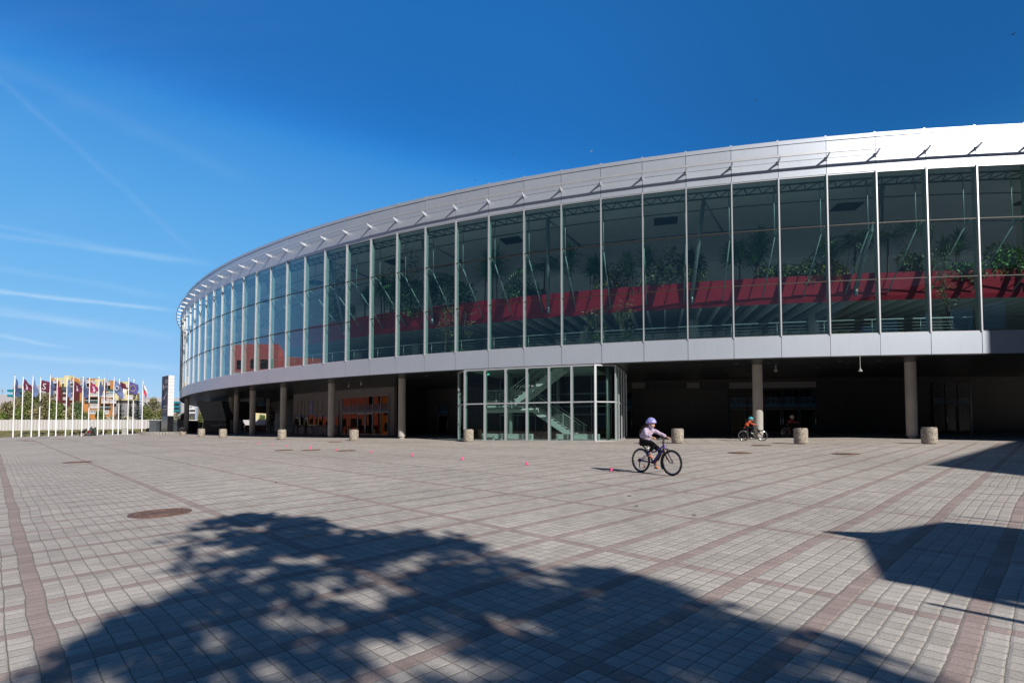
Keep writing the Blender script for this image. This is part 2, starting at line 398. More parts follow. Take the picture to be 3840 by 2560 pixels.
def text(s, size, name, material, parent, loc, xaxis, yaxis, ext=.004, align='CENTER'):
    cu = bpy.data.curves.new('t', 'FONT'); cu.body = s; cu.size = size; cu.extrude = ext; cu.align_x = align; cu.align_y = 'CENTER'; cu.resolution_u = 3
    ob = bpy.data.objects.new('t', cu); col.objects.link(ob); dg = bpy.context.evaluated_depsgraph_get(); dg.update()
    me = bpy.data.meshes.new_from_object(ob.evaluated_get(dg)); bpy.data.objects.remove(ob)
    me.materials.clear(); me.materials.append(M[material])
    o = bpy.data.objects.new(name, me); col.objects.link(o); x = Vector(xaxis).normalized(); y = Vector(yaxis).normalized(); z = x.cross(y)
    mt = Matrix((x, y, z)).transposed().to_4x4(); mt.translation = Vector(loc)
    if parent is not None: o.parent = parent
    o.matrix_local = mt; return o
def skinmesh(name, nodes, edges, material, parent, sub=1, vox=0, extra=None, smooth=True):
    """nodes: list of (pos, radius); grows one continuous surface"""
    me = bpy.data.meshes.new(name); me.from_pydata([n[0] for n in nodes], edges, []); ob = bpy.data.objects.new(name, me); col.objects.link(ob)
    md = ob.modifiers.new('s', 'SKIN'); sv = me.skin_vertices[0].data
    for i, n in enumerate(nodes):
        r = n[1]; sv[i].radius = r if isinstance(r, tuple) else (r, r); sv[i].use_root = (i == 0)
    md.use_smooth_shade = True
    if sub: q = ob.modifiers.new('u', 'SUBSURF'); q.levels = sub; q.render_levels = sub
    dg = bpy.context.evaluated_depsgraph_get(); dg.update(); m2 = bpy.data.meshes.new_from_object(ob.evaluated_get(dg)); bpy.data.objects.remove(ob)
    ob = bpy.data.objects.new(name, m2); col.objects.link(ob)
    if extra:
        bm = bmesh.new(); bm.from_mesh(m2); n0 = len(bm.verts)
        vs = [bm.verts.new(v) for v in extra.v]
        for f in extra.f: 
            try: bm.faces.new([vs[k] for k in f])
            except ValueError: pass
        bmesh.ops.remove_doubles(bm, verts=vs, dist=1e-5)
        bm.to_mesh(m2); bm.free()
    if vox:
        q = ob.modifiers.new('r', 'REMESH'); q.mode = 'VOXEL'; q.voxel_size = vox; q.use_smooth_shade = True
        q2 = ob.modifiers.new('m', 'SMOOTH'); q2.factor = .5; q2.iterations = 3
        dg.update(); dg = bpy.context.evaluated_depsgraph_get(); m3 = bpy.data.meshes.new_from_object(ob.evaluated_get(dg)); bpy.data.objects.remove(ob)
        ob = bpy.data.objects.new(name, m3); col.objects.link(ob); m2 = m3
    m2.materials.clear(); m2.materials.append(M[material])
    for p in m2.polygons: p.use_smooth = smooth; p.material_index = 0
    if parent is not None: ob.parent = parent
    return ob
# ================================================================== SETTING
def axis(lo, hi, c0, c1, fine, grow):
    out = []; x = c0
    while x < c1: out.append(x); x += fine
    x = c1; st = fine
    while x < hi: out.append(x); st *= grow; x += st
    out.append(hi); x = c0; st = fine; neg = []
    while True:
        st *= grow; x -= st
        if x <= lo: break
        neg.append(x)
    neg.append(lo); return neg[::-1]+out
xs = axis(-1500, 1500, -60, 60, 2.0, 1.35); ys = axis(-900, 2500, -20, 110, 2.0, 1.35)
g = MB(); nx = len(xs)
for y in ys:
    for x in xs: g.v.append((x, y, gz(x, y)))
for j in range(len(ys)-1):
    for i in range(nx-1): g.f.append((j*nx+i, j*nx+i+1, (j+1)*nx+i+1, (j+1)*nx+i)); g.m.append(0)
tag(g.build('plaza_ground', 'pavers', smooth=True), kind='structure')
# grass bank between the flag row and the hoarding
FY = 75.0
def fence_line(n=60):
    return [(-150+i*3.433, FY) for i in range(31)], [(-96+i*4, 138) for i in range(12)]
mat('grass', (.20, .175, .07), .9, 0, .35, 1.2, .6, 30)
mat('grass_green', (.14, .17, .04), .9, 0, .3, 2)
gb = MB(); rows = 7; cols = 60
for j in range(rows):
    for i in range(cols+1):
        x = -160+i*(112/cols); t = j/(rows-1)
        y0 = G(48, 1640).y+ (x+54)*1.9 if x < -48.4 else 69.5
        y0 = max(min(57.3+(x+54.0)*1.95, 72), 45.5 if x < -60 else 50)
        y = y0+(FY+6-y0)*t
        zz = gz(x, y)+.02+.45*sin(min(1, t*1.3)*pi/2)-.25*max(0, t-.75)*4*0
        gb.v.append((x, y, max(zz, gz(x, y)+.01)+(rnd.uniform(-.015, .02) if 0 < j else 0)))
for j in range(rows-1):
    for i in range(cols): a = j*(cols+1)+i; gb.f.append((a, a+1, a+cols+2, a+cols+1)); gb.m.append(0)
tag(gb.build('grass_bank', 'grass', smooth=True), kind='structure')
gt = MB()
for _ in range(5000):
    x = rnd.uniform(-75, -44); y0 = max(min(57.3+(x+54.0)*1.95, 72), 45.5); t = rnd.random()**1.3; y = y0+(FY-.3-y0)*t
    z = gz(x, y)+.02+.45*sin(min(1, t*1.3)*pi/2); h = rnd.uniform(.03, .07); a = rnd.uniform(0, 6.3); w = .06
    gt.add([(x-w*cos(a), y-w*sin(a), z-.03), (x+w*cos(a), y+w*sin(a), z-.03), (x+rnd.uniform(-.05, .05), y, z+h)], [(0, 1, 2)], rnd.choice((0, 0, 1)))
tag(gt.build('grass', ['grass', 'grass_green']), 'short dry grass on the bank below the white hoarding', 'grass', kind='stuff')
# ================================================================== ARENA
AR = empty('arena_building', (CX, CY, 0), 0, 'round glass and aluminium arena with red inner balcony band over a dark colonnade', 'building')
def part(mb, name, mats, smooth=False, parent=None):
    o = mb.build(name, mats, None, smooth); o.parent = parent or AR
    o.matrix_parent_inverse = Matrix.Identity(4)
    pl = (parent.matrix_world if False else None)
    return o
# children keep world coordinates: give the root an identity transform and put its origin at the base through the mesh data
AR.location = (0, 0, 0)
I0, I1 = -12, 72
# fascias: one faceted band, joints between the panels as thin recesses
def band(mb, r, z0, z1, i0=I0, i1=I1, gap=.012, mi=0, th=.05):
    for i in range(i0, i1):
        a, b = ring(i, r+rnd.uniform(-.006, .006)), ring(i+1, r+rnd.uniform(-.006, .006)); t = (b-a).normalized(); a = a+t*gap; b = b-t*gap
        n = Vector((CX, CY, 0))-(a+b)/2; n.normalize(); c, d = b+n*th, a+n*th
        mb.hexa([(a.x, a.y, z0), (b.x, b.y, z0), (c.x, c.y, z0), (d.x, d.y, z0), (a.x, a.y, z1), (b.x, b.y, z1), (c.x, c.y, z1), (d.x, d.y, z1)], mi)
    return mb
def solid(mb, r0, r1, z0, z1, i0, i1, mi=0, st=1):
    i = i0
    while i < i1:
        j = min(i+st, i1); a, b, c, d = ring(i, r0), ring(j, r0), ring(j, r1), ring(i, r1)
        mb.hexa([(a.x, a.y, z0), (b.x, b.y, z0), (c.x, c.y, z0), (d.x, d.y, z0), (a.x, a.y, z1), (b.x, b.y, z1), (c.x, c.y, z1), (d.x, d.y, z1)], mi); i = j
    return mb
lo = MB(); band(lo, R, ZF, ZG); solid(lo, R-.052, R-.2, ZF+.01, ZG-.01, I0, I1, 1)
part(lo, 'lower_fascia', ['panel', 'dark_joint'])
up = MB(); band(up, R, ZT, 15.54); band(up, R, 15.56, 16.44)
solid(up, R-.052, R-.35, ZT+.02, 16.45, I0, I1, 1)
band(up, R+.03, 16.465, ZR, gap=.004, th=.7)
part(up, 'upper_fascia', ['panel', 'dark_joint'])
for i in range(-3, 40): st_ = MB(); p = ring(i, R-.1, ZR); st_.box(p+Vector((0, 0, .04)), (.10, .10, .10), A0+DA*i); part(st_, 'parapet_stud', ['panel'])
# bird ledge under the top joint + drip below the lower fascia
dr = MB(); solid(dr, R-.03, R-.16, ZF-.05, ZF-.004, I0, I1); part(dr, 'drip_edge', ['dark_joint'])
# sunshade rail with brackets
rl = MB(); solid(rl, R+.56, R+.50, 15.57, 15.69, I0, I1-1)
part(rl, 'sunshade_rail', ['mullion'])
br0 = None
for i in range(-3, 46):
    a = A0+DA*i; b = MB(); o = Vector((cos(a), sin(a), 0)); t = Vector((-sin(a), cos(a), 0))
    w = t*.03
    w = t*.018
    b.hexa([o*.0-w+Vector((0, 0, -.09)), o*.0+w+Vector((0, 0, -.09)), o*.0+w+Vector((0, 0, .07)), o*.0-w+Vector((0, 0, .07)),
            o*.50-w+Vector((0, 0, .06)), o*.50+w+Vector((0, 0, .06)), o*.50+w+Vector((0, 0, .12)), o*.50-w+Vector((0, 0, .12))])
    b.box(o*.02+Vector((0, 0, -.01)), (.05, .12, .20), a)
    q = part(b, 'rail_bracket', ['mullion']); q.location = ring(i, R, 15.54)
# windows, one per bay: frame + three panes
Z1, Z2 = ZG+(ZT-ZG)*(1-.668), ZG+(ZT-ZG)*(1-.322)
for i in range(-4, 47):
    a = A0+DA*i; o = Vector((cos(a), sin(a), 0)); p = ring(i, R, 0); q = ring(i+1, R, 0)
    f = MB()
    f.box(p-o*.04+Vector((0, 0, (ZG+ZT)/2)), (.16, .065, ZT-ZG), a, 0)
    far = i > 25
    f.box(p-o*.26+Vector((0, 0, (ZG+ZT)/2)), (.22, .025, ZT-ZG), a, 1)          # inner fin
    for z in (Z1, Z2): f.bar(p-o*.03+Vector((0, 0, z)), q-o*.03+Vector((0, 0, z)), .05, .055, 3)
    for z in (ZG+.03, ZT-.03): f.bar(p-o*.06+Vector((0, 0, z)), q-o*.06+Vector((0, 0, z)), .08, .06, 0)
    w = part(f, 'window', ['mullion', 'fin', 'truss', 'transom'])
    g = MB(); ex = (q-p).normalized()*.035; jt = [rnd.uniform(-.012, .012) for _ in range(3)]
    for (z0, z1), tt in zip(((ZG, Z1), (Z1, Z2), (Z2, ZT)), jt):
        a1 = p+ex-o*(.05+tt); b1 = q-ex-o*(.05-tt)
        g.quad((a1.x, a1.y, z0+.05), (b1.x, b1.y, z0+.05), (b1.x, b1.y, z1-.05), (a1.x, a1.y, z1-.05))
    part(g, 'pane', ['facade_glass'], False, w)
# the rest of the round shell (away from the camera)
rs = MB(); solid(rs, R, R-.5, ZF, ZR, 72, 223, 0, 3); part(rs, 'rear_cladding', ['panel'])
# glazing beyond the detailed bays
gl = MB()
for i in list(range(47, 72))+list(range(-12, -4)):
    a, b = ring(i, R-.05), ring(i+1, R-.05); gl.quad((a.x, a.y, ZG), (b.x, b.y, ZG), (b.x, b.y, ZT), (a.x, a.y, ZT))
part(gl, 'far_glazing', ['facade_glass'])
# soffit, floor slab, roof
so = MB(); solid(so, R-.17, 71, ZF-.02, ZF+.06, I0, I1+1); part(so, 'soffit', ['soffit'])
fl = MB(); solid(fl, R-.22, 68, ZF+.08, ZG-.02, I0, I1+1); part(fl, 'upper_floor', ['int_floor'])
rf = MB(); n = 235; rf.prism([tuple(ring(i, R-.4))[:2] for i in range(0, n)][::-1], 16.3, 16.55); part(rf, 'roof', ['bshade'])
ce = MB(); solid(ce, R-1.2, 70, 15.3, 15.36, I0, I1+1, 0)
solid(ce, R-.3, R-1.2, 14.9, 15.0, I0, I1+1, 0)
part(ce, 'upper_ceiling', ['int_wall_glow'])
cj = MB(); solid(cj, 82.2, 82.12, 15.27, 15.3, I0, I1+1, 0); solid(cj, 78.0, 77.92, 15.27, 15.3, I0, I1+1, 0)
for i in range(-4, 40, 5): p = ring(i+.45, 81.0, 15.27); cj.box(p, (1.2, 1.5, .06), A0+DA*(i+.45))
part(cj, 'ceiling_vent', ['truss'])
# red balcony band
rb = MB(); RB = R-3.8
for i in range(I0, I1):
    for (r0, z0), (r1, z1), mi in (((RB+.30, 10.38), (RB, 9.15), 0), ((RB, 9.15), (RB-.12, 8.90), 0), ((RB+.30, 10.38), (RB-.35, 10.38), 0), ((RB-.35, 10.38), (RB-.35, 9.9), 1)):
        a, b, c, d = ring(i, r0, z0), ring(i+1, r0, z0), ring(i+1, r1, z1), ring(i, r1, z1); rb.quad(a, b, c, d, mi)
part(rb, 'balcony_front', ['red_band', 'int_wall_glow'])
bf = MB(); solid(bf, RB-.14, 70, 9.55, 9.75, I0, I1, 0); part(bf, 'balcony_floor', ['int_floor'])
bm_ = MB()
for k in range(int((I1-I0)*2)): i = I0+k/2; bm_.bar(ring(i, RB-.3, 9.3), ring(i, 71, 9.3), .10, .42, 0)
part(bm_, 'balcony_beam', ['beam_pale'])
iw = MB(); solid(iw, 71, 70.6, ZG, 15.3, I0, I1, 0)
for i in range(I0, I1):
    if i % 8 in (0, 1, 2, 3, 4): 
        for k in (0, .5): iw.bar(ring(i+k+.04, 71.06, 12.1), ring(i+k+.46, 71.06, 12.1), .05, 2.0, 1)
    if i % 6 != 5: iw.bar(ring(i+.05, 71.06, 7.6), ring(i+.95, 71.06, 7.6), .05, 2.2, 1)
part(iw, 'inner_wall', ['int_wall_glow', 'int_glass_glow'])
# interior columns, steel rods, struts, truss, handrail
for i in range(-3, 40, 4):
    c = MB(); p = ring(i+.5, R-11, 0); c.lathe([(.34, ZG), (.34, 9.55)], (p.x, p.y, 0), 14); part(c, 'inner_column', ['int_wall_glow'], True)
for i in range(-3, 34, 4):
    c = MB(); c.tube([ring(i+.55, R-1.5, 14.5), ring(i+.8, RB+.35, 9.5)], .12, 8); c.tube([ring(i+.55, R-1.5, 14.5), ring(i-.1, R-4.5, 13.6)], .07, 6)
    c.box(ring(i+.8, RB+.3, 9.35), (.3, .12, .5), A0+DA*i); part(c, 'raking_strut', ['steel'], True)
for i in range(-3, 36):
    c = MB(); c.tube([ring(i, R-.95, 14.6), ring(i, R-.95, Z2-.1)], .028, 6); c.tube([ring(i, R-.45, Z2+.12), ring(i, R-.95, Z2-.1)], .03, 6)
    c.tube([ring(i, R-.95, Z2-.1), ring(i, RB+.05, 9.25)], .04, 6); part(c, 'tie_rod', ['fin'], True)
tr = MB(); rng = range(-6, 42)
for i in rng:
    tr.tube([ring(i, R-1.0, 14.75), ring(i+1, R-1.0, 14.75)], .045, 6); tr.tube([ring(i, R-1.9, 14.75), ring(i+1, R-1.9, 14.75)], .045, 6)
    for k in (0, .33, .67): tr.tube([ring(i+k, R-1.0, 14.75), ring(i+k+.165, R-1.9, 14.75)], .03, 5); tr.tube([ring(i+k+.165, R-1.9, 14.75), ring(i+k+.33, R-1.0, 14.75)], .03, 5)
part(tr, 'ring_truss', ['truss'])
hr = MB()
hr.tube([ring(i/2, R-.8, ZG+.88) for i in range(-12, 84)], .035, 6)
for z in (.2, .36, .52, .68): hr.tube([ring(i/2, R-.8, ZG+z) for i in range(-12, 84)], .010, 4)
for i in range(-6, 42): hr.tube([ring(i, R-.8, ZG), ring(i, R-.8, ZG+.88)], .02, 5)
part(hr, 'handrail', ['steel'], True)
# ---- colonnade
colu = [3418, 2842, 1507.5, 1243, 1063, 947.6]
def column(x, y, top=ZF-.03, r=.27):
    z = gz(x, y); b = MB(); b.lathe([(r*.72, z-.05), (r*.72, z+.12), (r, z+.14), (r, z+2.9), (r-.004, z+2.905), (r-.004, z+2.915), (r, z+2.92), (r, top)], (x, y, 0), 20)
    o = part(b, 'column', ['column']); smooth_angle(o, 30); return o
cidx = []
for u in colu:
    x, y = hit(u, R-3.0); column(x, y); cidx.append(idx(x, y))
print('COLS idx', [round(c, 2) for c in cidx], [round(G(u, 1640).y, 1) for u in colu])
for u, v in ((698, 1624.5), (865, 1623.8), (885.5, 1627), (903, 1618), (1005.6, 1620)):
    p = G(u, v); x, y = p.x, p.y; column(x, y, r=.27 if u != 903 else .24)
for i in (-7, 46, 52, 58): p = ring(i, R-3); column(p.x, p.y)
# ---- wall of the undercroft
RW = 77.3
uw = MB()
segs = []
uE0, uE1 = hit(1478, RW+1.6), hit(1104, RW+1.6)
def wallseg(x0, y0, x1, y1, mi, z1=ZF-.02, z0=-1, th=.3):
    a = Vector((x0, y0, 0)); b = Vector((x1, y1, 0)); n = Vector((-(b-a).y, (b-a).x, 0)).normalized()*th
    if n.dot(Vector((CX, CY, 0))-a) < 0: n = -n
    c, d = b+n, a+n
    uw.hexa([(a.x, a.y, z0), (b.x, b.y, z0), (c.x, c.y, z0), (d.x, d.y, z0), (a.x, a.y, z1), (b.x, b.y, z1), (c.x, c.y, z1), (d.x, d.y, z1)], mi)
ie0 = idx(*uE0); ie1 = idx(*uE1)
def arcwall(i0, i1, r, mi, step=1.):
    i = i0
    while i < i1-1e-6: j = min(i+step, i1); a, b = ring(i, r), ring(j, r); wallseg(a.x, a.y, b.x, b.y, mi); i = j
arcwall(-12, ie0, RW-2.2, 0); a = ring(ie0, RW-2.2); b = ring(ie0, RW+1.6); wallseg(a.x, a.y, b.x, b.y, 0)
arcwall(ie0, ie1, RW+1.6, 1, .5); b = ring(ie1, RW+1.6); a = ring(ie1, RW-1); wallseg(b.x, b.y, a.x, a.y, 1)
arcwall(ie1, 72, RW-1, 0)
part(uw, 'ground_floor_wall', ['under_wall', 'pale_panel'])
RWF, RWB = RW+1.6, RW-2.2
def frame_on_wall(r, u0, u1, n, off=.05):
    """points along the wall between two directions"""
    out = []
    for k in range(n+1):
        x, y = hit(u0+(u1-u0)*k/n, r+off); out.append(Vector((x, y, 0)))
    return out
def zat(p, v):  # height at plan point p seen at image row v
    t = (V0-v)/F; y = p.y; return HC+y*(t*CT+ST)/(CT-t*ST)
def entrance(name, r, u0, u1, n, vtop, vstrip0, vdoor, vbot, number, doors, numcells, fm='bdark', gm='door_glass'):
    pts = frame_on_wall(r, u0, u1, n); mid = pts[len(pts)//2]
    zt, zs, zd, zb = zat(mid, vtop), zat(mid, vstrip0), zat(mid, vdoor), gz(mid.x, mid.y)
    E = empty(name); E.parent = AR
    fr = MB(); gl = MB(); bl = MB(); n_ = (Vector((0, 0, 0))-mid); n_.z = 0; n_.normalize()
    for k in range(n+1): fr.bar(pts[k]+Vector((0, 0, zb)), pts[k]+Vector((0, 0, zt)), .09, .06, 0)
    for z in (zt, zd, zb+.05): 
        for k in range(n): fr.bar(pts[k]+Vector((0, 0, z)), pts[k+1]+Vector((0, 0, z)), .05, .08, 0)
    for k in range(n):
        a, b = pts[k]-n_*.01, pts[k+1]-n_*.01
        gl.quad((a.x, a.y, zb), (b.x, b.y, zb), (b.x, b.y, zt), (a.x, a.y, zt))
        a, b = pts[k]+n_*.012, pts[k+1]+n_*.012; zz = zd+(zs-zd)*.35
        for (c0, c1, mi) in ((zd+.04, zz, 0), (zz, zs, 1)): bl.quad((a.x, a.y, c0), (b.x, b.y, c0), (b.x, b.y, c1), (a.x, a.y, c1), mi)
    part(fr, 'frame', [fm], False, E); part(gl, 'pane', [gm], False, E); part(bl, 'blue_strip', ['num_blue', 'blue_dark'], False, E)
    for k in doors:
        a, b = pts[k]+n_*.02, pts[k+1]+n_*.02; t = (b-a).normalized(); d = MB(); a2, b2 = a+t*.08, b-t*.08
        for z in (zb+.08, zd-.1): d.bar(a2+Vector((0, 0, z)), b2+Vector((0, 0, z)), .05, .1)
        for q in (a2, b2): d.bar(q+Vector((0, 0, zb+.03)), q+Vector((0, 0, zd-.05)), .08, .05)
        D = part(d, 'door', [fm if fm == 'pale_frame' else 'grey_box'], False, E); h = MB(); q = (b2 if k % 2 == 0 else a2)+n_*.06; h.tube([q+Vector((0, 0, zb+.7)), q+Vector((0, 0, zb+1.1))], .02, 6); part(h, 'handle', ['mullion'], False, D)
    for k in numcells:
        c = (pts[k]+pts[k+1])/2+n_*.03; t = pts[k]-pts[k+1]; t = -t if t.x < 0 else t
        text(number, (zs-zd)*.95, 'number', 'num_blue', E, c+Vector((0, 0, zd+(zs-zd)*.62)), t, (0, 0, 1), .003)
    return E
entrance('entrance', RWF, 1456, 1283, 6, 1486, 1516, 1547, 1631, '1', (2, 3), (2, 3), 'pale_frame')
entrance('entrance', RWB, 2735, 3062, 5, 1459, 1488, 1528, 1631, '32', (0, 1, 2, 3, 4), (0, 1, 2, 3, 4))
entrance('entrance', RWB, 2316, 2372, 1, 1470, 1496, 1534, 1634, '33', (0,), (0,))
entrance('entrance', RWB, 3500, 3640, 3, 1436, 1490, 1512, 1640, '34', (1,), (1,), 'black', 'blacksheet')  # frame and pane coloured black to stand in for deep shade
entrance('entrance', RWB, 1642, 1680, 1, 1517, 1520, 1552, 1628, '35', (0,), (0,))
# louvres + pale header band right of the stair
dp_ = MB(); x_, y_ = hit(3642, R-4.2); dp_.tube([(x_, y_, gz(x_, y_)), (x_, y_, zat(Vector((x_, y_, 0)), 1432))], .05, 8); part(dp_, 'pale_post', ['pale_panel'], True)
lv = MB()
for u0, u1 in ((2421, 2575), (2625, 2735)):
    a = Vector((*hit(u0, RWB+.04), 0)); b = Vector((*hit(u1, RWB+.04), 0))
    for k in range(7): z = zat(a, 1460)+k*.065; lv.bar(a+Vector((0, 0, z)), b+Vector((0, 0, z)), .05, .03)
part(lv, 'louvre', ['bdark'])
hb = MB()
for u0, u1 in ((2370, 2420), (2576, 2624), (2736, 3062)):
    a = Vector((*hit(u0, RWB+.05), 0)); b = Vector((*hit(u1, RWB+.05), 0)); a.z = b.z = zat(a, 1445)+.0; hb.bar(a, b, .04, .42)
part(hb, 'header_panel', ['pale_panel'])
# ticket windows
TK = empty('ticket_office'); TK.parent = AR
tu = [1105, 1118.5, 1130.5, 1143.5, 1158, 1174, 1192, 1211, 1231.5, 1251, 1271]
tn = ['9', '8', '7', '6', '', '5', '4', '3', '2', '1']
for k in range(10):
    a = Vector((*hit(tu[k]+1, RWF+.04), 0)); b = Vector((*hit(tu[k+1]-1, RWF+.04), 0)); n_ = -Vector((a.x, a.y, 0)).normalized(); t = (b-a).normalized()
    zt, zn, zw, zc_, zb = zat(a, 1504), zat(a, 1551), zat(a, 1556), zat(a, 1594), gz(a.x, a.y)
    m = MB(); c = (a+b)/2; L_ = (b-a).length
    m.bar(a+Vector((0, 0, (zt+zn)/2)), b+Vector((0, 0, (zt+zn)/2)), .05, zt-zn, 0 if k != 4 else 1)
    w = part(m, 'ticket_window', ['pale_panel', 'blue_sign'], False, TK); m = MB()
    m.bar(a+Vector((0, 0, (zb+zc_)/2)), b+Vector((0, 0, (zb+zc_)/2)), .25, zc_-zb, 0); part(m, 'counter', ['pale_panel'], False, w)
    m = MB(); m.bar(a+n_*.01+Vector((0, 0, (zw+zc_)/2)), b+n_*.01+Vector((0, 0, (zw+zc_)/2)), .03, zw-zc_, 0); part(m, 'pane', ['door_glass'], False, w)
    m = MB(); m.bar(a+n_*.1+t*.1+Vector((0, 0, zw-.12)), b+n_*.1-t*.1+Vector((0, 0, zw-.12)), .03, .2, 0)
    if k != 4: part(m, 'sign', ['blue_sign'], False, w)
    if tn[k]: text(tn[k], .34, 'number', 'dark_num', w, c+n_*.05+Vector((0, 0, zn+.16)), t if t.x > 0 else -t, (0, 0, 1), .003)
    else:
        text('POKLADNY', .10, 'sign_text', 'white', w, c+n_*.05+Vector((0, 0, (zt+zn)/2+.05)), t if t.x > 0 else -t, (0, 0, 1), .002)
# small fixtures on the soffit
for u, v, k in ((1308, 1451, 0), (1355, 1443, 1), (2909, 1391, 0)):
    z = ZF-.03; t = (V0-v)/F; y = (z-.28-HC)/((t*CT+ST)/(CT-t*ST)); p = P(u, v, y); m = MB()
    m.lathe([(.04, z-p.z), (.04, .12), (.09, .10), (.10, -.02)], p, 14, 0); m.ell((p.x, p.y, p.z-.03), (.085, .085, .10), 1, 12, 6); part(m, 'dome_camera', ['grey_cabinet', 'black'])
z = ZF-.03; p = P(3226, 1388, 26.5); m = MB(); m.tube([(p.x, p.y, z), (p.x, p.y, p.z+.1)], .015, 5); m.lathe([(.02, .12), (.03, .07), (.10, -.04), (.10, -.055)], p, 14, 0); part(m, 'pendant_lamp', ['grey_cabinet'])
for i in [k*.8 for k in range(-2, 32)]:
    for r in (R-2.2, R-5.4, R-8.2):
        if rnd.random() < .75: p = ring(i+rnd.uniform(-.1, .1), r, ZF-.035); m = MB(); m.lathe([(.10, .012), (.11, -.01), (.07, -.012)], p, 10); part(m, 'recessed_lamp', ['pale_frame'])
# ================================================================== GLASS STAIR PAVILION
SP = empty('stair_pavilion', (0, 0, 0), 0, 'two storey faceted glass stair enclosure standing under the rim of the arena', 'stair pavilion')
fu = [1742.9, 1817.8, 1895.9, 1975.5, 2058.7, 2143.8, 2232]
fp = [Vector((*hit(u, R+.12), 0)) for u in fu]
rc = Vector((*hit(2309, R-.55), 0)); back = [Vector((*hit(u, r), 0)) for u, r in ((2321, R-1.6), (2331, R-2.8), (2340, R-4.1), (2349, R-5.6))]
lc = Vector((*hit(1719, R-.9), 0)); lb = Vector((*hit(1722, R-5.4), 0))
loop = [lb, lc]+fp+[rc]+back
TZ = ZF-.06
def fl_(p): return gz(p.x, p.y)
F0, F1 = fp[0], fp[-1]; TX = (F1-F0).normalized(); NX = Vector((-TX.y, TX.x, 0)); LEN = (F1-F0).length
zmid = {}
for k in range(len(loop)-1):
    a, b = loop[k], loop[k+1]; m = MB(); zb = min(fl_(a), fl_(b)); zm = 3.05+.0
    o = (a+b)/2-(F0+F1)/2-NX*3; o.normalize(); ang = atan2((b-a).y, (b-a).x)
    big = k in (8,)
    wd = .075 if k not in (8,) else .11
    m.bar(a+Vector((0, 0, zb-.05)), a+Vector((0, 0, TZ)), wd, .12, 0, up=(b-a))
    if k == len(loop)-2: m.bar(b+Vector((0, 0, zb-.05)), b+Vector((0, 0, TZ)), .075, .12, 0, up=(b-a))
    for z, h in ((zb+.03, .10), (zm, .07), (TZ-.04, .08)): m.bar(a+Vector((0, 0, z)), b+Vector((0, 0, z)), .07, h, 0)
    if 1 <= k <= 9: q = a+NX*.17; m.bar(q+Vector((0, 0, zb)), q+Vector((0, 0, TZ)), .03, .14, 1, up=TX)
    w = m.build('window', ['mullion', 'fin'], SP)
    g = MB(); t = (b-a).normalized()*.04
    for z0, z1 in ((zb+.08, zm-.03), (zm+.03, TZ-.08)): g.quad(a+t+Vector((0, 0, z0)), b-t+Vector((0, 0, z0)), b-t+Vector((0, 0, z1)), a+t+Vector((0, 0, z1)))
    g.build('pane', 'stair_glass', w)
kb = MB(); pr = loop
for k in range(len(pr)-1): kb.bar(pr[k]+Vector((0, 0, fl_(pr[k])+.0)), pr[k+1]+Vector((0, 0, fl_(pr[k+1])+.0)), .16, .07)
kb.build('base_kerb', 'concrete', SP)
def L(s, n, z): return F0+TX*s+NX*n+Vector((0, 0, z))
zf0 = fl_(F0)+.0
fl2 = MB(); fl2.prism([(q.x+NX.x*.0, q.y, ) for q in [lb]+[lc]+fp+[rc]+[back[-1]]], zf0-.25, zf0-.02); 
# interior: back wall posts, landing, two flights
LZ = 3.02
k_ = LEN/8.6
ld = MB(); ld.hexa([L(.7*k_, 1.6, LZ-.14), L(3.3*k_, 1.6, LZ-.14), L(3.3*k_, 4.0, LZ-.14), L(.7*k_, 4.0, LZ-.14), L(.7*k_, 1.6, LZ), L(3.3*k_, 1.6, LZ), L(3.3*k_, 4.0, LZ), L(.7*k_, 4.0, LZ)])
ld.tube([L(.5*k_, 2.2, LZ-.3), L(4.3*k_, 2.2, LZ-.3)], .16, 10)
ld.build('landing', 'bench', SP)
def flight(s0, z0, s1, z1, n0, w, name):
    m = MB()
    for n in (n0, n0+w): 
        a, b = L(s0, n, z0), L(s1, n, z1); m.bar(a-Vector((0, 0, .12)), b-Vector((0, 0, .12)), .06, .32, 0)
    fl = m.build(name, 'bench', SP)
    N_ = 13
    t = MB()
    for i in range(N_):
        f = (i+.5)/N_; s = s0+(s1-s0)*f; z = z0+(z1-z0)*f+.05; c = L(s, n0+w/2, z); t.box(c, (.30, w-.04, .045), atan2(TX.y, TX.x))
    t.build('tread', 'white', fl)
    r = MB()
    for n in (n0, n0+w):
        for h in (.25, .42, .59, .76): r.tube([L(s0, n, z0+h), L(s1, n, z1+h)], .011, 4)
        r.tube([L(s0, n, z0+.95), L(s1, n, z1+.95)], .028, 6)
        for i in range(4): f = (i+.2)/3.5; r.tube([L(s0+(s1-s0)*f, n, z0+(z1-z0)*f-.1), L(s0+(s1-s0)*f, n, z0+(z1-z0)*f+.95)], .02, 5)
    r.build('railing', 'bench', fl); return fl
flight(7.1*k_, zf0+.02, 3.55*k_, LZ, 2.5, 1.5, 'lower_flight')
flight(2.8*k_, LZ, 6.6*k_, TZ+.4, .9, 1.3, 'upper_flight')
r = MB()
for n in (1.6, 4.0):
    for h in [.12*j for j in range(1, 8)]: r.tube([L(.7*k_, n, LZ+h), L(2.8*k_, n, LZ+h)], .011, 4)
    r.tube([L(.7*k_, n, LZ+.95), L(2.9*k_, n, LZ+.95)], .026, 6)
    for s in (.7, 1.5, 2.3, 2.9): r.tube([L(s*k_, n, LZ-.1), L(s*k_, n, LZ+.95)], .02, 5)
for h in [.12*j for j in range(1, 8)]: r.tube([L(.7*k_, 1.6, LZ+h), L(.7*k_, 4, LZ+h)], .011, 4)
r.build('landing_railing', 'bench', SP)
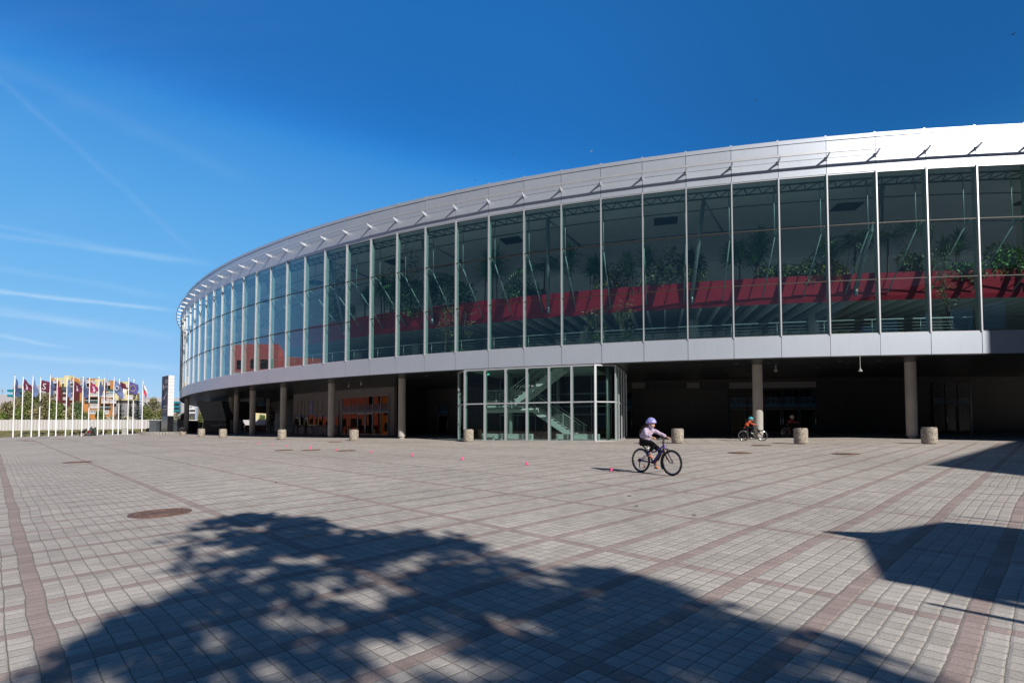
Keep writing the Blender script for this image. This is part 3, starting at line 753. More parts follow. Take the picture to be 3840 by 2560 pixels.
for s, n in ((1.35, 4.6), (2.05, 2.6), (4.7, 5.2)): c = MB(); q = L(s*k_, n, 0); c.lathe([(.2 if s != 4.7 else .13, zf0-.05), (.2 if s != 4.7 else .13, TZ)], (q.x, q.y, 0), 16); c.build('inner_post', 'fin', SP, True)
c = MB(); q = (fp[-1]+rc)/2+NX*.7; c.lathe([(.11, zf0-.05), (.11, TZ)], (q.x, q.y, 0), 16); c.build('inner_post', 'fin', SP, True)
# back glazing frame of the lobby
bk = MB()
for s in (0, 1.4, 2.8, 4.2, 5.6, 7, 8.4): bk.bar(L(s*k_, 5.8, zf0), L(s*k_, 5.8, TZ), .09, .06)
for z in (zf0+1.75, zf0+2.3, LZ+.9): bk.bar(L(0, 5.8, z), L(8.4*k_, 5.8, z), .06, .08)
bk.build('lobby_frame', 'pale_frame', SP)
bw = MB(); bw.quad(L(0, 5.9, zf0), L(8.4*k_, 5.9, zf0), L(8.4*k_, 5.9, TZ), L(0, 5.9, TZ)); bw.build('lobby_glazing', 'door_glass', SP)
cl = MB(); cl.hexa([L(.1, .5, TZ-.05), L(8.2*k_, .5, TZ-.05), L(8.2*k_, 5.7, TZ-.05), L(.1, 5.7, TZ-.05), L(.1, .5, TZ), L(8.2*k_, .5, TZ), L(8.2*k_, 5.7, TZ), L(.1, 5.7, TZ)]); cl.build('lobby_ceiling', 'fin', SP)
sg = MB(); q = L(1.2*k_, .9, TZ-.22); sg.box(q, (.24, .03, .12), atan2(TX.y, TX.x)); sg.build('exit_sign', 'greenlight', SP)
for j, (u0, u1, n, lab) in enumerate(((1765, 1835, 1.9, 'pale green bench set back in the left corner of the glass stair pavilion'), (1841, 1987, .45, 'long pale green bench behind the glass below the stair landing'), (2080, 2240, .45, 'long pale green bench behind the glass below the lower stair flight'))):
    def su(u):
        ax = (u-1920)/F/CT; s = (ax*F0.y-F0.x)/(TX.x-ax*TX.y); return s
    s0, s1 = su(u0), su(u1); m = MB(); z = zf0
    B = empty('bench', L((s0+s1)/2, n, z), 0, lab, 'bench', 'benches inside the glass stair pavilion')
    ang = atan2(TX.y, TX.x); w = s1-s0; B.rotation_euler.z = ang
    m.box((0, 0, .42), (w, .42, .08)); m.box((0, -.17, .27), (w, .06, .22)); m.build('seat', 'bench', B)
    for sx in (-1, 1): q = MB(); q.box((sx*(w/2-.06), 0, .19), (.12, .40, .38)); q.build('leg', 'bench', B)
# ================================================================== PLANTS BEHIND THE GLASS
def yucca(p, h, lab, n=3, rg=None, mt='leaf_dark'):
    h *= 1.28; rg = rg or random.Random(int(p.x*37+h*11)); T = empty('yucca_plant', p, 0, lab, 'plant', 'plants along the balcony planter'); m = MB(); f = MB()
    for k in range(n):
        x, y = rg.uniform(-.5, .5), rg.uniform(-.35, .2); hh = h*(1-.25*k*rg.random()); tp = Vector((x*1.5, y, hh*.72)); m.tube([(x, y, -.3), (x*1.2, y, hh*.4), tp], [.05, .04, .03], 6)
        for j in range(150):
            a = rg.uniform(0, 6.28); e = rg.uniform(-.35, 1.45); q = tp-Vector((0, 0, rg.random()*hh*.3)); f.blade(q, (cos(a)*cos(e), sin(a)*cos(e), sin(e)), hh*.32, .085, .15, 2)
    m.build('trunk', 'bark', T); f.build('foliage', mt, T); return T
def palm(p, h, lab, rg=None, nf=11, mt='leaf_dark'):
    h *= 1.22; rg = rg or random.Random(int(p.x*31)); T = empty('palm_plant', p, 0, lab, 'plant', 'plants along the balcony planter'); m = MB(); f = MB(); m.tube([(0, 0, -.3), (.05, 0, h*.5)], [.07, .05], 7)
    for k in range(nf):
        a = 6.28*k/nf+rg.uniform(-.2, .2); e = rg.uniform(.5, 1.3); L_ = h*.75; pr = Vector((0, 0, h*.48)); d = Vector((cos(a)*cos(e), sin(a)*cos(e), sin(e)))
        pts = [pr+d*L_*t-Vector((0, 0, L_*.75*t*t)) for t in [i/9 for i in range(10)]]; m.tube(pts, .012, 4)
        for i in range(2, 10):
            dr = (pts[i]-pts[i-1]).normalized(); sd = dr.cross(Vector((0, 0, 1))).normalized()
            for q in (0, .5):
                for s in (-1, 1): f.blade(pts[i]-(pts[i]-pts[i-1])*q, dr*.5+sd*s-Vector((0, 0, .25)), h*.24*(1.15-i/12), .075, .3, 2)
    m.build('trunk', 'bark', T); f.build('foliage', mt, T); return T
def bush(p, r, lab, mt='leaf_dark', n=1100, sz=.21, group='plants along the balcony planter', name='leafy_shrub', pot=None):
    r = (r[0]*1.2, r[1]*1.1, r[2]*1.4); T = empty(name, p, 0, lab, 'plant', group); f = MB(); rg = random.Random(int(p.x*17+r[0]*9))
    for k in range(5): f.leaves((rg.uniform(-.6, .6)*r[0], rg.uniform(-.4, .4)*r[1], r[2]*rg.uniform(.3, .9)), (r[0]*.55, r[1]*.6, r[2]*.5), n//5, sz, 0, .1, rg)
    f.build('foliage', mt, T); m = MB()
    for k in range(4): m.tube([(rg.uniform(-.1, .1), 0, -.25), (rg.uniform(-.5, .5)*r[0], 0, r[2]*.8)], [.02, .01], 5)
    m.build('stem', 'bark', T)
    if pot: m = MB(); m.lathe([(pot*.75, -.02), (pot, .4), (pot*.9, .41)], (0, 0, 0), 14); m.build('pot', 'pot', T)
    return T
def fern(p, r, lab, mt='leaf_fern'):
    r *= 1.2; T = empty('fern', p, 0, lab, 'plant', 'ferns behind the lowest panes'); f = MB(); rg = random.Random(int(p.x*13))
    for k in range(46):
        a = rg.uniform(0, 6.28); e = rg.uniform(.2, 1.3); d = Vector((cos(a)*cos(e), sin(a)*cos(e), sin(e))); L_ = r*rg.uniform(.7, 1.15)
        pts = [Vector((0, 0, .45))+d*L_*t-Vector((0, 0, L_*.55*t*t)) for t in (0, .17, .33, .5, .67, .83, 1)]
        for i in range(1, 7):
            dr = (pts[i]-pts[i-1]).normalized(); sd = dr.cross(Vector((0, 0, 1))).normalized()
            for s in (-1, 1): f.blade(pts[i], dr*.4+sd*s, .16*(1.1-i/8)*r, .035*r*1.6, .2, 1)
            f.blade(pts[i-1], pts[i]-pts[i-1], (pts[i]-pts[i-1]).length, .03, 0, 1)
    f.build('foliage', mt, T); m = MB(); m.lathe([(.22, 0), (.30, .42), (.27, .43)], (0, 0, 0), 14); m.build('pot', 'pot', T); return T
def thin(p, h, lab, mt='leaf_dark', lean=.1):
    T = empty('slender_tree', p, 0, lab, 'plant', 'slender trees on the upper floor'); m = MB(); f = MB(); rg = random.Random(int(p.x*23+3))
    for k in range(3):
        tp = Vector((rg.uniform(-.3, .3)+lean*h, rg.uniform(-.2, .2), h*rg.uniform(.8, 1))); m.tube([(rg.uniform(-.06, .06), 0, .3), tp*.5, tp], [.03, .022, .01], 5)
        for j in range(9): q = tp*(.35+.65*j/9); e = q+Vector((rg.uniform(-.6, .6), rg.uniform(-.4, .4), rg.uniform(.0, .4))); m.tube([q, e], .008, 4); f.leaves(e, (.3, .3, .25), 13, .17, 0, 0, rg, .25)
    m.build('trunk', 'bark', T); f.build('foliage', mt, T); q = MB(); q.lathe([(.24, 0), (.3, .42), (.27, .43)], (0, 0, 0), 14); q.build('pot', 'pot', T); return T
def onbal(u): x, y = hit(u, RB); d = Vector((CX-x, CY-y, 0)).normalized(); return Vector((x, y, 10.15))+d*.05
for u, h, l, n in ((1345, 2.6, 'dim yucca behind the upper panes far left of the palm', 2), (1440, 2.9, 'dark yucca behind the glass left of the falling ceiling sheet', 3), (1808, 3.4, 'tall spiky yucca standing left of the raking strut over the stair pavilion', 1), (1870, 3.5, 'tall twin headed yucca right of the raking strut', 2), (2150, 3.2, 'tall single yucca at the centre of the facade', 1),
    (2215, 2.3, 'low dense yucca clump beside the tall central one', 3), (2400, 2.6, 'pair of yuccas above the sunny red band left of the glossy shrub', 3), (2560, 2.3, 'small yucca right of the glossy green shrub', 2), (2765, 2.4, 'yucca group left of the hollow raking column', 3), (2815, 3.0, 'tallest yucca right of centre', 2), (2880, 2.0, 'short yucca next to white flowering peace lilies', 2), (3130, 2.2, 'low yucca among the hanging vines', 2), (3560, 2.3, 'thin yucca leaning by the last raking strut', 2)):
    yucca(onbal(u), h, l, n)
for u, h, l in ((1535, 3.3, 'palm in the shade behind the left centre panes'), (1650, 3.0, 'drooping palm left of the raking strut'), (2040, 3.2, 'broad fan palm just left of the central yucca'), (3220, 3.3, 'arching palm behind the third pane from the right'), (3345, 3.8, 'largest feathery palm near the right end of the glass')):
    palm(onbal(u), h, l)
for u, r, l, mt in ((1240, (1.4, .7, 3.2), 'dark leafy tree crown behind the left panes', 'leaf_dark'), (1500, (1.1, .7, 3.2), 'tall dark fig behind the left centre panes', 'leaf_dark'), (1290, (.9, .6, 1.2), 'yellowish shrub low on the shaded red band', 'leaf_croton'), (1590, (1.3, .6, 1.5), 'broad leaved dark shrub over the red band', 'leaf_dark'), (1720, (1.2, .6, 1.3), 'round dark shrub left of the twin yuccas', 'leaf_dark'), (1960, (1.4, .6, 1.0), 'low shrub below the fan palm', 'leaf_dark'),
    (2310, (1.7, .8, 1.3), 'reddish croton bush spilling over the red band', 'leaf_croton'), (2520, (1.5, .8, 1.5), 'glossy green shrub hanging over the sunny red band', 'leaf_a'), (2620, (.8, .5, 1.3), 'small glossy shrub right of a mullion', 'leaf_a'), (2925, (1.0, .6, .9), 'leafy plant with white lily flowers', 'leaf_a'), (3060, (1.1, .6, .8), 'trailing vine hanging down the red band', 'leaf_b'), (3170, (1.2, .6, .8), 'croton with pale leaves under the arching palm', 'leaf_croton'), (3480, (1.2, .6, .9), 'creeping green plant on the balcony edge near the right end', 'leaf_a'), (3700, (1.6, .7, .7), 'dark creeper along the balcony in the last bay', 'leaf_dark'), (3810, (1.1, .7, 1.2), 'sunlit yellow green bush at the right edge of the picture', 'leaf_fern')):
    p = onbal(u); b = bush(p-Vector((0, 0, .25)), r, l, mt)
def onfloor(u, r=R-1.7): x, y = hit(u, r); return Vector((x, y, ZG-.02))
for u, r, l in ((1698, .9, 'small bright fern by the stair railing'), (1738, .95, 'bright fern above the left end of the stair pavilion'), (2232, 1.15, 'large fern left of the mullion above the chamfer of the stair pavilion'), (2345, 1.2, 'largest bright fern right of the mullion above the chamfer')):
    fern(onfloor(u), r, l)
for u, h, l in ((1668, 3.2, 'thin tree in a pot left of the bright ferns'), (1730, 3.6, 'thin bamboo like tree rising from the left ferns'), (2245, 2.6, 'sparse slender tree rising from the large fern'), (2335, 3.0, 'sparse slender tree rising from the largest fern')): thin(onfloor(u, R-2.0), h, l, 'leaf_a', .02)
thin(onfloor(3585, R-1.8), 4.9, 'leaning bamboo like tree in a pot behind the second pane from the right', 'leaf_birch', -.14)
# ================================================================== THINGS ON THE PLAZA
def rz_(p): return atan2(-p.y, -p.x)
bl_labels = ['speckled concrete litter bin, the one beside the bin with a black bag', 'speckled concrete litter bin in front of the dark beer stand', 'speckled concrete litter bin before the third column from the left', 'speckled concrete litter bin in front of the numbered entrance 1', 'speckled concrete litter bin at the left corner of the stair pavilion', 'speckled concrete litter bin right behind the lilac cyclist', 'speckled concrete litter bin half hiding the shaded third cyclist', 'speckled concrete litter bin, largest and nearest, right of the free standing column']
bpos = [(755, 1636.5), (836, 1640.5), (1057, 1647.5), (1327, 1652.3), (1757, 1656.3), (2541, 1662), (3003.5, 1664.8), (3485.5, 1664.5)]
proto = None
for (u, v), l in zip(bpos, bl_labels):
    p = G(u, v); p += Vector((p.x, p.y, 0)).normalized()*.28
    if proto is None:
        T = empty('litter_bin'); m = MB(); m.lathe([(.255, 0), (.255, .03), (.30, .04), (.305, .06), (.305, .68), (.298, .70), (.275, .705), (.275, .745), (.26, .755), (.20, .755), (.20, .62)], n=40); o = m.build('drum', 'aggregate', T); smooth_angle(o)
        m = MB(); m.lathe([(.19, .60), (.195, .765), (.215, .77), (.215, .775), (.17, .772), (.17, .60)], n=28); m.build('liner', 'bdark', T); proto = T
    else: T = copy_tree(proto)
    T.location = (p.x, p.y, gz(p.x, p.y)); T.rotation_euler.z = rnd.uniform(0, 6); tag(T, l, 'litter bin', 'speckled litter bins along the arena edge')
p = G(686.5, 1631.5); T = empty('bagged_bin', p, 0, 'short speckled bin overflowing with a black rubbish bag by the far left column', 'litter bin'); m = MB(); m.lathe([(.27, 0), (.29, .03), (.29, .45), (.27, .47)], n=30); o = m.build('drum', 'aggregate', T); smooth_angle(o)
m = MB(); pr = []; n = 26
for i in range(6):
    for j in range(n): a = 2*pi*j/n; r = (.30, .36, .37, .34, .30, .16)[i]*(1+.08*sin(5*a+i*1.3)+rnd.uniform(-.05, .05)); m.v.append((r*cos(a), r*sin(a), (.40, .5, .62, .78, .84, .70)[i]+rnd.uniform(-.03, .03)+.04*sin(3*a)))
for i in range(5):
    for j in range(n): m.f.append((i*n+j, i*n+(j+1) % n, (i+1)*n+(j+1) % n, (i+1)*n+j)); m.m.append(0)
m.build('rubbish_bag', 'blacksheet', T)
# cones
cl = ['pink cone farthest from the camera at the start of the curved row', 'second pink cone of the row from the far end', 'third pink cone of the row from the far end', 'pink cone between the two far manhole covers on the left', 'pink cone touching the right one of three far manhole covers in view', 'pink cone sixth in the row from the far end', 'pink cone seventh in the row, third nearest before the stair pavilion', 'pink cone standing alone in front of the left stair window', 'pink cone second nearest to the cyclist', 'magenta cone lying in the shadow of the lilac cyclist']
m = MB(); m.lathe([(.040, 0), (.042, .004), (.036, .012), (.017, .085), (.010, .098), (.002, .10)], n=16)
cp = None
for (u, v), l in zip(((966.7, 1664.3), (1018.6, 1669), (1077, 1673.8), (1165.3, 1681.9), (1263.8, 1689), (1392.4, 1696), (1544.8, 1708), (1733, 1723), (1976.4, 1742.3), (2293, 1765.8)), cl):
    p = G(u, v)
    if cp is None: cp = m.build('marker_cone', 'pinkcone'); smooth_angle(cp); T = cp
    else: T = cp.copy(); col.objects.link(T)
    T.location = p; T.scale = (1.15, 1.15, 1.15); tag(T, l, 'cone', 'pink slalom cones on the plaza')
# manhole covers
mp = [((601, 1924), 'large rusty manhole cover nearest to the camera on the left'), ((290, 1733), 'manhole cover on the red band to the left'), ((82.6, 1651), 'leftmost distant manhole cover near the flagpoles'), ((111, 1653), 'distant manhole cover overlapping the leftmost one'), ((165, 1642), 'small distant manhole cover closest to the flagpoles'), ((219, 1646), 'distant manhole cover left of the seated pair'), ((1065, 1687.6), 'manhole cover left of the three beside the pink cones'), ((1166, 1687.6), 'middle manhole cover just under a pink cone'), ((1298, 1689.5), 'right manhole cover of the three beside the pink cones'), ((1257.6, 1657), 'manhole cover in front of the concrete bin by entrance 1'),
      ((2854, 1670), 'manhole cover beside the orange jacketed cyclist'), ((2774, 1698), 'manhole cover right of the lilac cyclist'), ((3171, 1702), 'manhole cover between the two right hand concrete bins')]
mc = None
for (u, v), l in mp:
    p = G(u, v)
    if mc is None:
        mc = empty('manhole_cover'); m = MB(); m.lathe([(.43, 0), (.43, .012), (.405, .014), (.40, .006)], n=48); m.build('ring', 'rust', mc)
        m = MB(); m.lathe([(.395, .0), (.395, .010)], n=48)
        for r in (.36, .30, .245): m.lathe([(r, .009), (r, .016), (r-.018, .016), (r-.018, .009)], n=48)
        for k in range(36): a = k*pi/18; m.box((cos(a)*.33, sin(a)*.33, .011), (.03, .012, .010), a); m.box((cos(a+.08)*.272, sin(a+.08)*.272, .011), (.03, .010, .010), a)
        for x in (-.1, -.03, .04, .11): m.box((x, 0, .011), (.02, .24, .010))
        m.build('lid', 'rust', mc); T = mc
    else: T = copy_tree(mc)
    T.location = (p.x, p.y, p.z+.002); T.rotation_euler = (atan2(GY, 1), -atan2(GX, 1), 0); tag(T, l, 'manhole cover', 'round manhole covers in the paving')
for (u, v), l in (((2361, 1860), 'tiny twig on the paving, farthest of three'), ((2387, 1897.6), 'dark twig on the paving, middle of three'), ((2602.5, 1932), 'dark twig on the paving, nearest and rightmost of three'), ((1035, 1808), 'dark pebble beside the left red band')):
    p = G(u, v); m = MB(); m.tube([(-.035, 0, .006), (0, .008, .010), (.03, -.004, .006)], [.005, .009, .004], 6); o = m.build('twig', 'bark'); o.location = p; tag(o, l, 'twig', 'debris on the paving')
# flagpoles
poles = [(48.4, 1638.8, 1404, 'flag_blue', 0), (79.6, 1637.8, 1408, 'flag_maroon', 1), (116.7, 1637.8, 1407, 'flag_lblue', 0), (145.9, 1636, 1411, 'flag_maroon', 2), (182, 1635.7, 1406.5, 'flag_blue', 0), (208.6, 1634.7, 1413, 'flag_pink', 3), (245.3, 1634.7, 1409, 'flag_lblue', 0), (270, 1633.7, 1415, 'flag_maroon', 1), (305.7, 1634.7, 1414, 'flag_blue', 0), (330.6, 1633, 1418, 'flag_pink', 1), (365.3, 1631.6, 1413, 'flag_blue', 0), (387, 1630.2, 1419.5, 'flag_pink', 3), (422.3, 1630.5, 1415.7, 'flag_lblue', 4), (442.7, 1629.6, 1421, 'flag_maroon', 5), (477.7, 1628.8, 1417.5, 'flag_eu', 6), (496.8, 1627.9, 1422.5, 'flag_maroon', 3), (531.4, 1625, 1422, 'flag_white', 7)]
fl_ab = ['white flagpole farthest left with a limp dark blue flag', 'second flagpole from the left with a maroon flag', 'third flagpole from the left with a pale blue flag', 'flagpole with a maroon flag showing a big white S', 'fifth flagpole from the left with a blue flag before the orange roof', 'flagpole with a narrow pink flag hanging straight down', 'flagpole with a pale lilac flag before the dark red building', 'flagpole with a maroon flag at the right end of the dark red building', 'flagpole with a blue flag rising from the left seated person', 'flagpole with a pink flag rising behind the sculpture', 'flagpole with a dark blue flag right of the sculpture', 'twelfth flagpole with a thin pink flag', 'flagpole with a pale blue flag showing a white ring', 'flagpole with a maroon and white flag beside the ring flag', 'flagpole with the blue flag of yellow stars', 'flagpole half hidden behind the star flag', 'rightmost flagpole with a red white and blue flag by the black advertising pillar']
for k, ((u, v, vt, fm, sy), l) in enumerate(zip(poles, fl_ab)):
    p = G(u, v); zt = p.z+6.75 if k % 2 == 0 else p.z+6.62; t = (V0-vt)/F; zt = HC+p.y*(t*CT+ST)/(CT-t*ST)
    T = empty('flagpole', p, 0, l, 'flagpole', 'flagpoles in a row before the white hoarding'); H_ = zt-p.z
    m = MB(); m.lathe([(.065, 0), (.065, .05), (.054, .06), (.047, H_*.5), (.034, H_-.1)], n=12); o = m.build('pole', 'polewhite', T, True)
    m = MB(); m.ell((0, 0, H_-.04), (.075, .075, .06), 0, 10, 6); m.build('finial', 'chrome', T)
    wdt = {0: .62, 1: .95, 2: 1.25, 3: .24, 4: 1.2, 5: .8, 6: 1.2, 7: .66}[sy]*.82; hh = {0: 1.75, 1: 1.25, 2: 1.15, 3: 1.9, 4: 1.3, 5: 1.1, 6: 1.25, 7: 1.3}[sy]; dp = {0: 1.25, 1: .7, 2: .25, 3: .3, 4: .85, 5: .2, 6: .35, 7: 1.5}[sy]
    m = MB(); nx_, nz_ = 10, 7; top = H_-.35
    if sy in (2, 6): top = H_-.4
    rgf = random.Random(k)
    for j in range(nz_+1):
        for i in range(nx_+1):
            s, q = i/nx_, j/nz_; x = .06+wdt*s*(1-.35*q*(sy in (0, 7))); z = top-dp*s**1.2-hh*q*(1-.45*s*(sy in (0, 1, 7)))
            m.v.append((x, .16*sin(s*6+q*2+k)*s+.05*sin(q*9+s*4), z))
    for j in range(nz_):
        for i in range(nx_):
            a = j*(nx_+1)+i; mi = 0
            if sy == 7: mi = 1 if (j >= nz_//2+0) else 0
            if sy == 7 and i < 4 and abs(j-3) < 3-i*.7: mi = 2
            if sy == 5: mi = 1 if (i > 5 and j > 3) else 0
            if sy in (1,) and i in (4, 5) and 2 <= j <= 5: mi = 1
            m.f.append((a, a+1, a+nx_+2, a+nx_+1)); m.m.append(mi)
    mats = {7: ['flag_white', 'flag_red', 'flag_blue'], 5: ['flag_maroon', 'flag_white'], 1: [fm, 'poster_text']}.get(sy, [fm])
    Fg = m.build('flag', mats, T, True)
    if sy == 2: text('S', .95, 'flag_letter', 'flag_white', Fg, (.62, -.25, top-.75), (1, 0, -.15), (.1, 0, 1), .004)
    if sy == 4:
        q = MB(); q.tube([(.5+.2*cos(a), -.22, top-.85+.22*sin(a)) for a in [i*pi/8 for i in range(16)]], .035, 5, closed=True); q.build('flag_ring', 'flag_white', Fg)
    if sy == 6:
        q = MB()
        for i in range(12):
            a = i*pi/6; c = (.66+.32*cos(a), -.25, top-.80+.34*sin(a)-.0)
            pts = [(c[0]+(.07 if j % 2 == 0 else .03)*sin(j*pi/5), c[1], c[2]+(.07 if j % 2 == 0 else .03)*cos(j*pi/5)) for j in range(10)]; q.add(pts, [tuple(range(10))])
        q.build('flag_star', 'gold', Fg)
# corrugated hoarding
mat('hoarding', (.62, .62, .64), .5, .1, .05, .25)
for L__, lb_ in zip(fence_line(), ('long white corrugated metal hoarding behind the flagpoles', 'far stretch of white hoarding glimpsed through the dark colonnade')):
  f = MB(); dense = []
  for a, b in zip(L__, L__[1:]):
      n = max(1, int(hypot(b[0]-a[0], b[1]-a[1])/.11))
      for i in range(n): dense.append((a[0]+(b[0]-a[0])*i/n, a[1]+(b[1]-a[1])*i/n))
  for i, (x, y) in enumerate(dense):
    o = (0, 0, .035, .035)[i % 4]; zt = HC+39*y/F; zb = 1.2 if y > 80 else HC-.12
    f.v += [(x, y-o, zb), (x, y-o, zt)]
  for i in range(len(dense)-1): f.f.append((2*i, 2*i+2, 2*i+3, 2*i+1)); f.m.append(0)
  tag(f.build('hoarding_fence', 'hoarding'), lb_, 'fence')
# cabinet
p = G(467, 1628.5); m = MB(); m.box((0, 0, .20), (.44, .3, .40)); m.box((0, 0, .56), (.42, .28, .30)); m.box((0, 0, .725), (.46, .32, .04)); o = m.build('utility_cabinet', 'grey_cabinet'); o.location = p; tag(o, 'pale grey two part utility cabinet between flagpoles', 'cabinet')
# planter ring + advertising pillar
c = G(604, 1627); T = empty('round_plinth', c, 0, 'low round concrete plinth under the black advertising pillar', 'plinth')
m = MB(); rr_ = 1.95
for k in range(44): a = 2*pi*k/44; m.box((rr_*cos(a), rr_*sin(a), .12), (.22, 2*pi*rr_/44*.9, .30+rnd.uniform(-.02, .02)), a)
m.build('kerb', 'concrete', T); m = MB(); m.lathe([(rr_-.1, .0), (rr_-.1, .24), (.05, .26)], n=36); m.build('gravel_bed', 'brown_wall', T)
V1, V2, V3 = P(604, 1620, c.y+1.7), P(627, 1620, c.y+.1), P(649.5, 1620, c.y+.2)
base = Vector((V2.x, V2.y, c.z+.26)); T = empty('advertising_pillar', base, 0, 'tall advertising pillar with a dark concert poster side and a white panelled side', 'advertising pillar')
q1 = Vector((V1.x, V1.y, 0))-Vector((base.x, base.y, 0)); q2 = Vector((0, 0, 0)); q3 = Vector((V3.x, V3.y, 0))-Vector((base.x, base.y, 0)); q4 = q1+q3
def zrow(v): t = (V0-v)/F; return HC+base.y*(t*CT+ST)/(CT-t*ST)-base.z
zt_, zm_ = zrow(1407), zrow(1559)
m = MB(); m.prism([(q1.x, q1.y), (q2.x, q2.y), (q3.x, q3.y), (q4.x, q4.y)], 0, zm_); m.build('black_base', 'blacksheet', T)
m = MB(); n = 12
for k in range(n): z0 = zm_+(zt_-zm_)*k/n; m.prism([(q1.x, q1.y), (q2.x, q2.y), (q3.x, q3.y), (q4.x, q4.y)], z0+.008, z0+(zt_-zm_)/n-.008)
m.build('white_cladding', 'white', T)
ex = (q2-q1).normalized(); en = Vector((ex.y, -ex.x, 0)); en = -en if en.dot(Vector((-1, -1, 0))) < 0 else en; Lp = (q2-q1).length
def PP(s, z): return q1+ex*s*Lp+en*.03+Vector((0, 0, z))
m = MB(); m.quad(PP(0, zm_), PP(1, zm_), PP(1, zt_), PP(0, zt_)); po = m.build('poster', 'bdark', T)
hh = zt_-zm_; 
def pbox(s0, s1, f0, f1, mt, nm, off=.012): q = MB(); a = [PP(s, zm_+hh*f_)+en*off for s, f_ in ((s0, f0), (s1, f0), (s1, f1), (s0, f1))]; q.quad(*a); return q.build(nm, mt, po)
# figure of a guitar player
q = MB()
def fig(pl, mi): q.add([PP(s, zm_+hh*f_)+en*.014 for s, f_ in pl], [tuple(range(len(pl)))], mi)
fig([(.05, .18), (.1, .62), (.2, .66), (.38, .62), (.42, .4), (.35, .2)], 0); fig([(.16, .68), (.15, .78), (.24, .81), (.33, .76), (.32, .68), (.22, .65)], 1); fig([(.2, .40), (.35, .37), (.9, .58), (.92, .61), (.38, .45), (.3, .5)], 1)
q.build('poster_figure', ['denimblue', 'poster_text'], po)
text('ERIC', .62, 'poster_lettering', 'poster_text', po, PP(.80, zm_+hh*.85)+en*.016, ex, (0, 0, 1), .002); text('CLAPTON', .42, 'poster_lettering', 'poster_text', po, PP(.70, zm_+hh*.72)+en*.016, ex, (0, 0, 1), .002)
text('4. KVĚTNA 2026', .20, 'poster_lettering', 'poster_text', po, PP(.60, zm_+hh*.24)+en*.016, ex, (0, 0, 1), .002); text('O2 ARENA PRAHA', .20, 'poster_lettering', 'poster_text', po, PP(.58, zm_+hh*.165)+en*.016, ex, (0, 0, 1), .002)
pbox(.05, .95, .098, .104, 'poster_text', 'poster_rule'); pbox(.86, .97, .30, .50, 'poster_purple', 'poster_block')
# site container, wheelie bins, crate
a, b = P(559, 1600, 66.5), P(700, 1600, 66.5); zt = P(600, 1577.5, 66.5).z
T = empty('site_container', ((a.x+b.x)/2, 67.7, gz(a.x, 66.5)-.1), 0, 'long dark grey site container behind the advertising pillar', 'container'); hgt = zt-T.location.z; L_ = b.x-a.x
m = MB(); m.box((0, 0, hgt/2), (L_, 2.4, hgt)); m.box((0, 0, hgt+.02), (L_+.1, 2.5, .08)); m.build('body', 'grey_box', T)
m = MB()
for x0, x1 in ((-L_/2+.9, -.3), (.3, L_/2-.3)):
    for k in range(5): m.box(((x0+x1)/2, -1.22, .35+k*(hgt-.6)/5), (x1-x0, .05, .06))
    m.box(((x0+x1)/2, -1.23, hgt-.25), (x1-x0, .12, .05))
m.build('roller_shutter', 'bdark', T)
for u0, u1, l in ((544, 570, 'black four wheeled rubbish container nearest the round plinth'), (570, 586, 'black rubbish container partly behind the first one')):
    p = G(u0, 1622.5); w_ = (u1-u0)/F*p.y*1.0; T = empty('wheeled_bin', p+Vector((w_/2, .4, 0)), 0, l, 'rubbish container', 'black rubbish containers by the plinth')
    m = MB(); m.hexa([(-w_*.42, -.3, .1), (w_*.42, -.3, .1), (w_*.42, .3, .1), (-w_*.42, .3, .1), (-w_*.5, -.36, .5), (w_*.5, -.36, .5), (w_*.5, .36, .5), (-w_*.5, .36, .5)]); m.build('body', 'black', T)
    m = MB(); m.tube([(-w_*.5, 0, .48), (w_*.5, 0, .48)], .16, 12); m.build('lid', 'black', T)
    for sx in (-1, 1): m = MB(); m.tube([(sx*w_*.38, -.28, .07), (sx*w_*.38, -.24, .07)], .07, 10); m.build('wheel', 'rubber', T)
p = G(740, 1619.5); m = MB(); wd = 33/F*p.y; ht = 37/F*p.y
for k in range(9): m.box((0, 0, (k+.5)*ht/9), (wd, 1.0, ht/9-.02))
for sx in (-1, 1): m.box((sx*wd/2*.96, -.5, ht/2), (.06, .05, ht))
o = m.build('timber_crate', 'wood'); o.location = p; tag(o, 'stack of weathered timber boards standing behind the far columns', 'timber crate')
# beer stand with the slanting stair underside
y0 = 61.; T = empty('beer_stand', G(800, 1621), 0, 'black beer stand under the slanting underside of a stair', 'stand'); o0 = Vector(T.location)
def Q(u, v, y): return P(u, v, y)-o0
m = MB(); a, b, c, d = Q(735, 1503, y0), Q(830, 1503, y0), Q(848, 1572, y0), Q(762, 1572, y0); e = Vector((1.2, 3, 0))
m.hexa([d, c, c+e, d+e, a, b, b+e*1.6, a+e*1.6]); m.build('slanting_panel', 'grey_box', T)
m = MB(); a, b = Q(761, 1621, y0), Q(847, 1621, y0); zt = Q(761, 1573, y0).z; m.hexa([Vector((a.x, a.y, -.1)), Vector((b.x, b.y, -.1)), Vector((b.x, b.y+3, -.1)), Vector((a.x, a.y+3, -.1)), Vector((a.x, a.y, zt)), Vector((b.x, b.y, zt)), Vector((b.x, b.y+3, zt)), Vector((a.x, a.y+3, zt))]); cb = m.build('counter', 'black', T)
m = MB(); m.bar(Vector((a.x, a.y-.03, zt)), Vector((b.x, b.y-.03, zt)), .05, .05); m.build('trim', 'pale_frame', T)
text('Staropramen', .34, 'brand_lettering', 'pale_frame', cb, Q(822, 1592, y0-.06), (1, 0, .08), (-.08, 0, 1), .002); text('S', .3, 'brand_emblem', 'pale_frame', cb, Q(822, 1582.5, y0-.06), (1, 0, 0), (0, 0, 1), .002)
